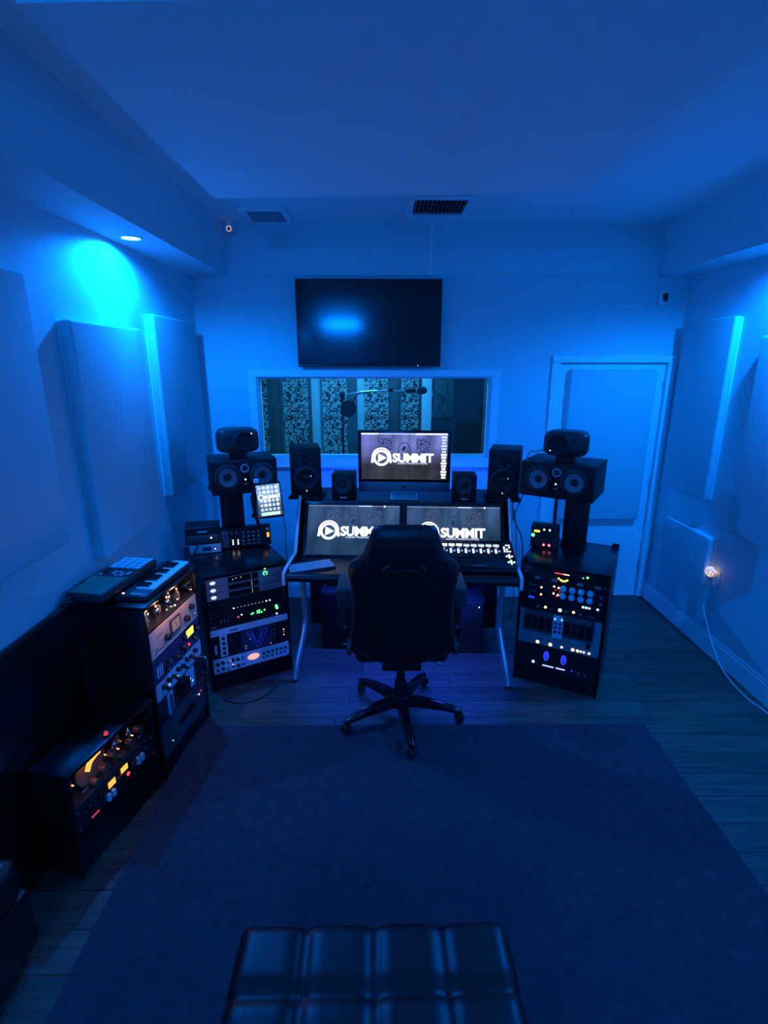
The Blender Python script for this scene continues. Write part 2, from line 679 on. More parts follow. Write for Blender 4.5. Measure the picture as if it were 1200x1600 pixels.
soffit('trim_1', WL, SL, 'boxed soffit along the left wall')
soffit('trim_2', SR, WR, 'boxed soffit along the right wall')
struct(B('trim_3', (SR - SL, 0.022, ZC - 2.69), ((SL + SR) / 2, BW - 0.011, (ZC + 2.69) / 2), M_wall), 'shallow beam across the top of the back wall')
# lowered rectangle of ceiling
struct(PR('trim_4', [(-0.851, 1.518), (1.02, 1.455), (1.02, 2.925), (-0.851, 3.043)], 2.86, ZC, M_ceil, plane='xy'), 'lowered rectangle of drywall in the ceiling')
# baseboards
struct(boxes('baseboard_right', [((WR - 0.018, YB, 0), (WR, BW, 0.125)), ((WR - 0.012, YB, 0.125), (WR, BW, 0.145))], M_trim), 'white baseboard along the right wall')
struct(boxes('baseboard_left', [((WL, YB, 0), (WL + 0.018, BW, 0.125)), ((WL, YB, 0.125), (WL + 0.012, BW, 0.145))], M_trim), 'white baseboard along the left wall')
struct(boxes('baseboard_back', [((WL + 0.018, BW - 0.018, 0), (1.385, BW, 0.125))], M_trim), 'white baseboard under the booth window')

# booth window
wn = struct(thing('window_1', 'wide control room window in a white frame', None, (0, BW, 0)), 'wide control room window in a white frame')
fw = 0.066


def wbox(name, x0, x1, y0, y1, z0, z1, mat, parent):
    return B(name, (x1 - x0, y1 - y0, z1 - z0), ((x0 + x1) / 2, (y0 + y1) / 2, (z0 + z1) / 2), mat, parent, bev=0.004, seg=1)


wbox('frame_board', WINX0 - fw, WINX1 + fw, -0.022, 0.0, WINZ1, WINZ1 + 0.055, M_trim, wn)
wbox('frame_board', WINX0 - fw, WINX1 + fw, -0.022, 0.0, WINZ0 - 0.068, WINZ0, M_trim, wn)
wbox('frame_board', WINX0 - fw, WINX0, -0.022, 0.0, WINZ0, WINZ1, M_trim, wn)
wbox('frame_board', WINX1, WINX1 + fw, -0.022, 0.0, WINZ0, WINZ1, M_trim, wn)
wbox('jamb', WINX0, WINX0 + 0.012, 0.0, T, WINZ0, WINZ1, M_trim, wn)
wbox('jamb', WINX1 - 0.012, WINX1, 0.0, T, WINZ0, WINZ1, M_trim, wn)
wbox('jamb', WINX0, WINX1, 0.0, T, WINZ0, WINZ0 + 0.012, M_trim, wn)
wbox('jamb', WINX0, WINX1, 0.0, T, WINZ1 - 0.012, WINZ1, M_trim, wn)
wbox('window_sill', WINX0 - fw - 0.01, WINX1 + fw + 0.01, -0.035, 0.0, WINZ0 - 0.082, WINZ0 - 0.068, M_trim, wn)
B('pane', (WINX1 - WINX0 - 0.024, 0.006, WINZ1 - WINZ0 - 0.024), ((WINX0 + WINX1) / 2, 0.05, (WINZ0 + WINZ1) / 2), M_glass, wn)

# door in the back wall
dr = struct(thing('door_1', 'white door with a fabric panel fixed to it', None, (0, BW, 0)), 'white door with a fabric panel fixed to it')
wbox('casing', DX0 - 0.068, DX0, -0.024, 0.0, 0, DZ, M_trim, dr)
wbox('casing', DX1, DX1 + 0.055, -0.024, 0.0, 0, DZ, M_trim, dr)
wbox('casing', DX0 - 0.068, DX1 + 0.055, -0.026, 0.0, DZ, DZ + 0.06, M_trim, dr)
wbox('door_slab', DX0 + 0.003, DX1 - 0.003, 0.012, 0.052, 0.012, DZ - 0.004, M_trim, dr)
wbox('threshold', DX0, DX1, 0.0, 0.10, 0.0, 0.011, M_trim, dr)
for hz in (0.25, 1.0, 1.8):
    CY('hinge', 0.007, 0.09, (DX1 - 0.006, 0.008, hz), M_silver, dr, n=10)
struct(boxes('trim_5', [((DX0 - 0.1, BW + 0.10, 0), (DX1 + 0.1, BW + T, DZ))], M_dark), 'dark backing behind the door')


def acoustic_panel(x0, x1, y0, y1, z0, z1, label, side, group):
    """fabric wrapped frame; side says which way its face looks"""
    c = Vector(((x0 + x1) / 2, (y0 + y1) / 2, z0))
    t = thing('acoustic_panel', label, 'acoustic panel', c, 0, group)
    sx, sy, sz = x1 - x0, y1 - y0, z1 - z0
    B('fabric_cover', (sx, sy, sz), (0, 0, sz / 2), M_panel, t, bev=0.014, seg=4)
    # frame edge seen at the back of the fabric
    if side in 'lr':
        s = -1 if side == 'l' else 1
        B('backing_frame', (0.010, sy - 0.012, sz - 0.012), (s * (sx / 2 + 0.001), 0, sz / 2), M_trim, t)
    else:
        B('backing_frame', (sx - 0.012, 0.006, sz - 0.012), (0, sy / 2 + 0.001, sz / 2), M_trim, t)
    return t


PF = WL + 0.065
G = 'fabric wall panels'
acoustic_panel(WL + 0.006, PF, 3.425, 4.16, 1.18, 2.335, 'fabric panel on left wall nearest the back corner', 'l', G)
acoustic_panel(WL + 0.006, PF, 2.50, 3.22, 1.09, 2.235, 'middle fabric panel on left wall, above the pad controller', 'l', G)
acoustic_panel(WL + 0.006, PF, 1.45, 2.235, 1.275, 2.385, 'large fabric panel cut off by the left picture edge', 'l', G)
acoustic_panel(2.34, WR - 0.006, 3.657, 4.255, 1.085, 2.345, 'upper fabric panel on right wall beside the door', 'r', G)
acoustic_panel(2.34, WR - 0.006, 2.65, 3.375, 0.95, 2.205, 'tall fabric panel cut off by the right picture edge', 'r', G)
acoustic_panel(2.34, WR - 0.006, 3.515, 4.11, 0.195, 0.845, 'small low fabric panel behind the night light', 'r', G)
acoustic_panel(1.535, 2.235, BW - 0.046, BW + 0.011, 0.735, 1.995, 'tall fabric panel mounted on the white door', 'b', G)

# ------------------------------------------------------------------ booth behind the window
BY = 6.0
struct(boxes('wall_booth_back', [((-1.75, BY, 0), (1.55, BY + 0.1, 2.7))], M_wall), 'back wall of the vocal booth')
struct(boxes('wall_booth_left', [((-1.85, BW + T, 0), (-1.75, BY + 0.1, 2.7))], M_wall), 'left wall of the vocal booth')
struct(boxes('wall_booth_right', [((1.55, BW + T, 0), (1.65, BY + 0.1, 2.7))], M_wall), 'right wall of the vocal booth')
struct(boxes('ceiling_booth', [((-1.85, BW + T, 2.7), (1.65, BY + 0.1, 2.8))], M_ceil), 'ceiling of the vocal booth')
struct(boxes('floor_booth', [((-1.85, BW + T, -0.1), (1.65, BY + 0.1, 0))], M_floor), 'floor of the vocal booth')
M_foam = pmat('dark_foam', (0.10, 0.11, 0.11), 0.9, bump=0.4, bscale=150)
BG = 'patterned panels in the booth'
blab = ['patterned panel at the far left edge of the booth window', 'patterned booth panel behind the left upright speaker',
        'patterned booth panel just left of the pop filter', 'patterned booth panel above the centre computer monitor',
        'patterned booth panel behind the microphone']
for (x0, x1), lb in zip(((-1.40, -1.255), (-1.075, -0.80), (-0.64, -0.365), (-0.18, 0.093), (0.24, 0.43)), blab):
    t = thing('diffuser_panel', lb, 'diffuser panel', ((x0 + x1) / 2, BY - 0.03, 0.25), 0, BG)
    B('patterned_board', (x1 - x0, 0.02, 2.1), (0, -0.025, 1.05), M_pixel, t, bev=0.002, seg=1)
    B('backing_board', (x1 - x0 + 0.03, 0.05, 2.1), (0.018, 0.004, 1.05), M_foam, t)
for (x0, x1), lb in zip(((-1.235, -1.12), (-0.335, -0.255), (0.12, 0.215)),
                        ('dark foam strip left in the booth between patterned panels', 'dark foam strip behind the pop filter', 'dark foam strip beneath the microphone boom')):
    tag(B('foam_strip', (x1 - x0, 0.05, 2.1), ((x0 + x1) / 2, BY - 0.025, 1.30), M_foam, None, bev=0.006), lb, 'foam panel', 'foam strips in the booth')
d2 = struct(thing('door_2', 'booth door in a white frame', None, (0.44, BY, 0)), 'booth door in a white frame')
B('casing', (0.13, 0.05, 2.3), (0.07, -0.025, 1.15), M_trim, d2, bev=0.004)
B('door_slab', (0.70, 0.04, 2.2), (0.49, -0.02, 1.1), M_charcoal, d2, bev=0.003)
for hz in (1.45, 1.68, 1.9):
    CY('hinge', 0.010, 0.07, (0.14, -0.05, hz), M_silver, d2, n=8)
t = thing('wall_art', 'pale square of line art faintly seen on the booth door', 'wall art', (0.71, BY - 0.05, 1.45))
B('board', (0.22, 0.015, 0.42), (0, 0, 0.21), pmat('dim_art', (0.09, 0.11, 0.11), 0.6), t, bev=0.002)
for k in range(7):
    a = random.uniform(-1.1, 1.1)
    B('line', (0.006, 0.004, 0.2), (random.uniform(-0.06, 0.06), -0.009, 0.1 + 0.03 * k), M_charcoal, t, rot=(0, a, 0))
t = thing('bass_trap', 'tall dark panel in the right corner of the booth', 'panel', (1.30, BY - 0.03, 0))
B('board', (0.26, 0.05, 2.2), (0, 0, 1.1), M_foam, t, bev=0.005)
B('edge_trim', (0.02, 0.055, 2.2), (-0.14, 0, 1.1), M_grey, t)
area_light('booth_lamp', (-0.2, 5.2, 2.66), 32.0, (0.04, 0.36, 0.90), 0.30)  # unseen lamp added to brighten the booth
t = thing('booth_ceiling_light', 'round ceiling light inside the booth', 'ceiling light', (-0.2, 5.2, 2.67))
LA('rim', [(0, 0.03), (0.17, 0.03), (0.17, 0), (0.152, 0), (0.152, 0.02), (0, 0.02)], (0, 0, 0), M_white, t)
CY('diffuser', 0.15, 0.004, (0, 0, 0.016), M_white, t)

# microphone on its boom, pop filter
t = thing('microphone_stand', 'black boom stand holding the microphone in the booth', 'microphone stand', (-0.36, 5.1, 0))
LA('base', [(0, 0), (0.15, 0), (0.15, 0.012), (0.03, 0.03), (0, 0.03)], (0, 0, 0), M_matte, t)
CY('pole', 0.011, 1.74, (0, 0, 0.02), M_matte, t)
TU('boom_arm', [(-0.05, 0, 1.735), (0.22, 0, 1.782), (0.62, 0, 1.788)], 0.009, M_chrome, t, n=10)
B('clutch', (0.05, 0.04, 0.06), (0, 0, 1.75), M_matte, t, bev=0.01)
CY('clutch_knob', 0.018, 0.03, (0, -0.02, 1.75), M_rubber, t, axis='-y')
t = thing('microphone', 'large black studio microphone at the end of the boom', 'microphone', (0.24, 5.07, 1.795))
LA('body', [(0, 0), (0.018, 0), (0.024, 0.01), (0.024, 0.10), (0.026, 0.105), (0, 0.105)], (0.0, 0, 0), M_matte, t, axis='x', n=20)
LA('grille', [(0.026, 0), (0.034, 0.01), (0.036, 0.06), (0.030, 0.085), (0.012, 0.098), (0, 0.10)], (0.104, 0, 0), M_charcoal, t, axis='x', n=20)
CY('ring', 0.030, 0.008, (0.098, 0, 0), M_silver, t, axis='x')
t = thing('pop_filter', 'round mesh pop filter hanging left in the booth', 'pop filter', (-0.30, 5.02, 1.63), R(25))
LA('mesh_disc', [(0, 0), (0.072, 0), (0.072, 0.003), (0, 0.003)], (0, 0, 0), M_charcoal, t, axis='-y', n=28)
bm = bmesh.new()
tube_into(bm, [Vector((0.075 * math.cos(R(a)), 0, 0.075 * math.sin(R(a)))) for a in range(0, 361, 12)], 0.005, 8)
link('hoop', from_bm(bm, 'hoop', M_matte), t)
TU('gooseneck', [(0.05, 0.01, 0.055), (0.10, 0.03, 0.12), (0.22, 0.05, 0.15)], 0.006, M_matte, t)
t = thing('shock_mount', 'small black shock mount on the boom arm', 'microphone mount', (0.10, 5.10, 1.785))
B('bracket', (0.05, 0.03, 0.03), (0, 0, 0.012), M_matte, t, bev=0.006)
CY('thumb_screw', 0.010, 0.025, (0.0, 0, 0.026), M_chrome, t, n=12)

# ------------------------------------------------------------------ fixtures
dl_labels = ['lit blue recessed downlight in the left soffit', 'recessed blue downlight in the right soffit near the back wall',
             'recessed downlight in the left soffit beside the viewpoint', 'recessed downlight in the right soffit beside the viewpoint',
             'recessed downlight in the left soffit near the rear wall', 'recessed downlight in the right soffit near the rear wall']
for (x, y, p), lb in zip(DOWNLIGHTS, dl_labels):
    t = thing('downlight', lb, 'downlight', (x, y, ZS), 0, 'recessed soffit downlights')
    LA('trim_ring', [(0.047, 0.0), (0.062, 0.0), (0.060, -0.004), (0.049, -0.006), (0.047, 0.0)], (0, 0, 0), M_white, t, n=32)
    LA('lens', [(0, -0.0012), (0.046, -0.0012), (0.046, 0), (0, 0)], (0, 0, 0), L_lens if p > 90 else led('dim_lens', (0.1, 0.4, 1.0), 2.0), t, n=32)


M_ventgrey = pmat('vent_grey', (0.30, 0.34, 0.36), 0.5, metal=0.2)


def vent(x0, x1, y0, y1, label, along_y, n):
    t = thing('ceiling_vent', label, 'air vent', ((x0 + x1) / 2, (y0 + y1) / 2, ZC - 0.02), 0, 'ceiling air vents')
    w, d = x1 - x0, y1 - y0
    f = 0.035
    B('frame_side', (w, f, 0.02), (0, -d / 2 + f / 2, 0.01), M_trim, t, bev=0.004)
    B('frame_side', (w, f, 0.02), (0, d / 2 - f / 2, 0.01), M_trim, t, bev=0.004)
    B('frame_side', (f, d - 2 * f, 0.02), (-w / 2 + f / 2, 0, 0.01), M_trim, t, bev=0.004)
    B('frame_side', (f, d - 2 * f, 0.02), (w / 2 - f / 2, 0, 0.01), M_trim, t, bev=0.004)
    B('duct_opening', (w - 2 * f, d - 2 * f, 0.003), (0, 0, 0.018), M_dark, t)  # black sheet standing in for the shade inside the duct
    for i in range(n):
        q = (i + 0.5) / n - 0.5
        if along_y:
            B('louver', (0.003, d - 2 * f, 0.014), (q * (w - 2 * f), 0, 0.0095), M_ventgrey, t, rot=(0, R(25), 0))
        else:
            B('louver', (w - 2 * f, 0.013, 0.0025), (0, q * (d - 2 * f), 0.0095), M_ventgrey, t, rot=(R(-42), 0, 0))
    return t


vent(-0.95, -0.64, 3.95, 4.31, 'pale louvered ceiling vent beside the dome camera', False, 9)
vent(0.19, 0.60, 3.68, 4.10, 'dark ceiling vent with fine blades above the television', True, 13)
t = thing('cable_raceway', 'thin white cable raceway running down to the television', 'cable raceway', (0.389, BW - 0.022, 2.69))
B('channel', (0.020, 0.012, ZC - 2.69), (0, -0.006, (ZC - 2.69) / 2), M_trim, t, bev=0.003)
B('end_clip', (0.026, 0.016, 0.02), (0, -0.007, 0.02), M_trim, t, bev=0.003)

t = thing('dome_camera', 'small round security camera in the left ceiling corner', 'security camera', (-1.105, 4.30, 2.99))
CY('mount', 0.024, 0.02, (0, 0, 0.04), M_white, t, n=24)
LA('body', [(0, 0.045), (0.026, 0.045), (0.030, 0.02), (0.028, -0.01), (0.0, -0.03)], (0, 0, 0), M_white, t)
bm = bmesh.new()
tube_into(bm, [Vector((0.016 * math.cos(R(a)), -0.030, 0.016 * math.sin(R(a)))) for a in range(0, 361, 15)], 0.0045, 8)
link('infrared_ring', from_bm(bm, 'infrared_ring', led('ir', (0.75, 0.45, 0.65), 0.55)), t)
CY('lens', 0.013, 0.03, (0, 0, 0), M_blackgloss, t, axis='-y')
t = thing('wall_sensor', 'white box sensor with a dark window above the door', 'sensor', (2.205, BW, 2.475))
B('housing', (0.075, 0.045, 0.115), (0, -0.0225, 0.055), M_white, t, bev=0.010, seg=3)
B('sensor_window', (0.042, 0.006, 0.062), (0.004, -0.046, 0.058), M_blackgloss, t, bev=0.003)

# television
t = thing('television', 'large black wall television, switched off, above the window', 'television', (-0.085, BW, 2.015))
TW, TH = 1.125, 0.645
B('wall_mount', (0.4, 0.04, 0.3), (0, -0.015, 0.32), M_black, t)
B('body', (TW, 0.032, TH), (0, -0.052, TH / 2), M_matte, t, bev=0.006)
B('screen', (TW - 0.022, 0.004, TH - 0.036), (0, -0.0695, TH / 2 + 0.006), M_tvglass, t, bev=0.001, seg=1)
B('chin', (TW - 0.01, 0.006, 0.014), (0, -0.070, 0.010), M_charcoal, t, bev=0.002)
CY('power_light', 0.004, 0.004, (0.385, -0.070, 0.010), L_softwhite, t, axis='-y', n=10)

# assumed light bar, added unseen on the rear wall for fill, mirrored by the television
t = thing('light_bar', 'blue light bar high on the wall behind the viewpoint', 'wall lamp', (-0.80, YB, 2.80))
B('housing', (0.74, 0.05, 0.07), (0, 0.025, 0), M_white, t, bev=0.006)
B('diffuser', (0.70, 0.006, 0.05), (0, 0.053, 0), led('bar', (0.02, 0.22, 1.0), 3.0), t, bev=0.002)
for s_ in (-1, 1):
    B('end_cap', (0.012, 0.056, 0.076), (s_ * 0.374, 0.027, 0), M_silver, t, bev=0.003)
area_light('light_bar_lamp', (-0.80, YB + 0.062, 2.80), 34.0, BLUE, 0.70, rot=(R(90), 0, 0), shape='RECTANGLE', size_y=0.05)

# outlet, night light and cord on the right wall
t = thing('wall_outlet', 'white outlet plate behind the glowing night light', 'outlet', (WR, 3.455, 0.565))
B('plate', (0.006, 0.075, 0.118), (-0.003, 0, 0), M_white, t, bev=0.002)
for dz in (-0.022, 0.022):
    B('socket', (0.003, 0.034, 0.028), (-0.007, 0, dz), pmat('socket_white', (0.6, 0.6, 0.6), 0.4), t, bev=0.001)
t = thing('night_light', 'glowing warm mosaic night light plugged in at right wall', 'night light', (WR - 0.009, 3.462, 0.592))
B('plug_body', (0.030, 0.034, 0.045), (-0.016, 0, -0.028), M_white, t, bev=0.006)
LA('collar', [(0, 0), (0.020, 0), (0.022, 0.012), (0.016, 0.016), (0, 0.016)], (-0.04, 0, -0.022), M_silver, t)
LA('globe', [(0, 0), (0.016, 0.002), (0.030, 0.014), (0.036, 0.034), (0.030, 0.054), (0.016, 0.066), (0, 0.069)], (-0.04, 0, -0.008), M_mosaic, t, n=24)
t = thing('extension_cord', 'thin white cord hanging from outlet down to the floor', 'cord', (WR - 0.012, 3.44, 0.54))
B('plug', (0.026, 0.026, 0.03), (-0.012, 0.0, -0.012), M_white, t, bev=0.005)
TU('cord', [(-0.02, 0.005, -0.02), (-0.035, 0.055, -0.06), (-0.035, 0.06, -0.16), (-0.03, -0.05, -0.33), (-0.032, -0.16, -0.445),
            (-0.055, -0.33, -0.515), (-0.070, -0.57, -0.535), (-0.045, -0.74, -0.535), (-0.05, -1.2, -0.535), (-0.06, -1.9, -0.535)], 0.004, M_cable_w, t)

# ================================================================== rug, ottoman, seat
t = thing('area_rug', 'large plain dark rug covering the middle of the floor', 'rug', (0.232, 0.9, 0.0))
B('pile', (2.616, 3.42, 0.008), (0, 0, 0.0045), M_rug, t, bev=0.003, seg=1)
for s in (-1, 1):
    B('edge_binding', (0.014, 3.43, 0.009), (s * 1.306, 0, 0.0046), pmat('rug_binding', (0.045, 0.042, 0.052), 0.9), t, bev=0.003, seg=1)
B('edge_binding', (2.626, 0.014, 0.009), (0, 1.708, 0.0046), pmat('rug_binding', (0, 0, 0)), t, bev=0.003, seg=1)


def tufted(name, sx, sy, h, nx, ny, mat, parent, z0):
    """cushion with seams sunk along a grid and rounded sides"""
    bm = bmesh.new()
    NX, NY = nx * 12, ny * 12
    grid = []
    for j in range(NY + 1):
        r_ = []
        for i in range(NX + 1):
            u, v = i / NX, j / NY
            fu, fv = (u * nx) % 1.0, (v * ny) % 1.0
            du, dv = min(fu, 1 - fu), min(fv, 1 - fv)
            z = 0.016 * (min(du * 5, 1) ** 0.6) * 1.0 + 0.016 * (min(dv * 5, 1) ** 0.6)
            ed = min(u * sx, (1 - u) * sx, v * sy, (1 - v) * sy)
            rr = 0.03
            if ed < rr:
                z -= rr - math.sqrt(max(rr * rr - (rr - ed) ** 2, 0))
            r_.append(bm.verts.new(((u - 0.5) * sx, (v - 0.5) * sy, h - 0.032 + z)))
        grid.append(r_)
    for j in range(NY):
        for i in range(NX):
            bm.faces.new((grid[j][i], grid[j][i + 1], grid[j + 1][i + 1], grid[j + 1][i]))
    rim = [grid[0][i] for i in range(NX + 1)] + [grid[j][NX] for j in range(1, NY + 1)] + \
          [grid[NY][i] for i in range(NX - 1, -1, -1)] + [grid[j][0] for j in range(NY - 1, 0, -1)]
    low = [bm.verts.new((v.co.x, v.co.y, 0)) for v in rim]
    for i in range(len(rim)):
        k = (i + 1) % len(rim)
        bm.faces.new((rim[i], rim[k], low[k], low[i]))
    bm.faces.new(low)
    return link(name, from_bm(bm, name, mat, True, 70), parent, (0, 0, z0))


OT = thing('ottoman', 'black tufted leather ottoman in the foreground on the rug', 'ottoman', (-0.016, 0.80, 0.008), R(0.8))
B('base', (0.76, 0.72, 0.10), (0, 0, 0.12), M_leather, OT, bev=0.01)
tufted('cushion', 0.795, 0.76, 0.275, 4, 4, M_leather2, OT, 0.17)
for i in range(1, 4):
    for j in range(1, 4):
        LA('button', [(0, 0.006), (0.008, 0.005), (0.012, 0.0), (0.010, -0.004), (0, -0.004)],
           ((i / 4 - 0.5) * 0.795, (j / 4 - 0.5) * 0.76, 0.17 + 0.275 - 0.030), M_leather2, OT, n=14)
for sx in (-1, 1):
    for sy in (-1, 1):
        LA('leg', [(0, 0), (0.018, 0), (0.026, 0.075), (0, 0.075)], (sx * 0.33, sy * 0.31, 0), M_black, OT, n=14)

SF = thing('sofa', 'black leather seat in the dark lower left corner', 'sofa', (-1.335, 0.80, 0.0))
B('seat_cushion', (0.19, 1.05, 0.17), (0.0, 0.1, 0.35), M_leather, SF, bev=0.05, seg=5)
B('base', (0.18, 1.06, 0.24), (0.0, 0.1, 0.15), M_leather, SF, bev=0.015)
for sx in (-1, 1):
    for sy in (-1, 1):
        CY('leg', 0.02, 0.04, (sx * 0.06, 0.1 + sy * 0.46, 0), M_black, SF, n=12)

# ================================================================== desk
DO = Vector((0.13, 3.03, 0))
DRZ = R(-3.5)


def DW(x, y, z=0.0):
    c, s = math.cos(DRZ), math.sin(DRZ)
    return (DO.x + c * x - s * y, DO.y + s * x + c * y, z)


DK = thing('studio_desk', 'wide black studio desk with sloped console and silver legs', 'desk', DO, DRZ)
HW = 0.725
PR('desktop', [(-HW, 0.02), (HW, 0.02), (HW, 0.50), (-HW, 0.50)], 0.725, 0.755, M_desk, DK, plane='xy', bev=0.004)
LA_p = [(0.02 + 0.030 * math.cos(R(a)) - 0.01, 0.742 + 0.028 * math.sin(R(a))) for a in range(90, 271, 20)]
PR('front_bolster', LA_p + [(0.03, 0.714), (0.03, 0.770)], -HW, HW, M_leather, DK, plane='yz', ang=60)
PR('console_body', [(0.36, 0.755), (0.555, 1.085), (0.575, 1.10), (0.98, 1.10), (0.98, 0.72), (0.36, 0.72)], -0.70, 0.70, M_desk, DK, plane='yz', ang=30)
for s in (-1, 1):
    # silver edged end plates following the desk's profile
    PR('side_plate', [(-0.012, 0.70), (-0.012, 0.775), (0.05, 0.785), (0.335, 0.785), (0.555, 1.125), (0.60, 1.135), (1.0, 1.135), (1.0, 0.70)],
       s * 0.735 - 0.011, s * 0.735 + 0.011, M_desk, DK, plane='yz', ang=30)
    o = TU('edge_trim', [(-0.014, 0, 0.70), (-0.016, 0, 0.775), (0.05, 0, 0.788), (0.335, 0, 0.789), (0.553, 0, 1.128), (0.60, 0, 1.139)],
           0.011, M_silverpaint, DK, smooth=False, n=8)
    for v in o.data.vertices:
        v.co = Vector((s * 0.738 + v.co.y, v.co.x, v.co.z))
    # bent silver leg
    TU('leg', [(s * 0.655, 0.16, 0.70), (s * 0.655, 0.16, 0.40), (s * 0.66, 0.13, 0.30), (s * 0.69, 0.04, 0.12), (s * 0.705, 0.0, 0.012)], 0.019, M_silver, DK, n=12)
    CY('foot', 0.024, 0.012, (s * 0.705, 0.0, 0.0), M_rubber, DK, n=14)
    B('leg_frame', (0.04, 0.72, 0.05), (s * 0.655, 0.50, 0.69), M_matte, DK, bev=0.004)
    B('rear_leg', (0.05, 0.05, 0.70), (s * 0.655, 0.90, 0.35), M_matte, DK, bev=0.004)
B('modesty_panel', (1.44, 0.02, 0.66), (0, 0.70, 0.39), M_rackblack, DK)
B('keyboard_drawer', (0.92, 0.30, 0.045), (-0.02, 0.20, 0.690), M_matte, DK, bev=0.006)
area_light('led_strip_light', DW(0, 0.385, 0.712), 24.0, DEEP, 1.2, rot=(R(0), 0, DRZ), shape='RECTANGLE', size_y=0.03)  # unseen strip, assumed as source of the blue glow under the desk
t = thing('led_strip', 'blue light strip fixed under the desktop', 'light strip', DW(0, 0.385, 0.713), DRZ)
B('strip', (1.2, 0.012, 0.004), (0, 0, 0.004), L_strip, t)
B('channel', (1.22, 0.02, 0.004), (0, 0, 0.008), M_silver, t)
area_light('wall_wash_strip_light', DW(0, 0.995, 0.98), 5.0, DEEP, 1.3, rot=(R(90), 0, DRZ), shape='RECTANGLE', size_y=0.02)  # unseen strip, assumed as source of the blue on the wall behind
t = thing('rear_led_strip', 'blue light strip along the back edge of the desk console', 'light strip', DW(0, 0.985, 0.98), DRZ)
B('strip', (1.3, 0.004, 0.012), (0, 0.004, 0), L_strip, t)
B('channel', (1.32, 0.004, 0.02), (0, 0, 0), M_silver, t)
# computers under the desk
t = thing('computer_tower', 'dark computer case under the desk left of the chair', 'computer', DW(-0.42, 0.46, 0.0), DRZ)
B('case', (0.34, 0.24, 0.46), (0, 0.08, 0.23), M_matte, t, bev=0.008)
B('front_panel', (0.32, 0.012, 0.44), (0, -0.042, 0.23), M_blackgloss, t, bev=0.004)
B('badge', (0.04, 0.003, 0.012), (0.10, -0.0495, 0.34), M_silver, t)
t = thing('power_unit', 'dark equipment box under the desk right of the chair', 'equipment box', DW(0.42, 0.46, 0.0), DRZ)
B('case', (0.34, 0.24, 0.42), (0, 0.08, 0.21), M_matte, t, bev=0.006)
B('front_panel', (0.32, 0.01, 0.40), (0, -0.044, 0.21), M_charcoal, t, bev=0.003)
CY('indicator_light', 0.004, 0.004, (0.13, -0.049, 0.37), L_white, t, axis='-y', n=8)


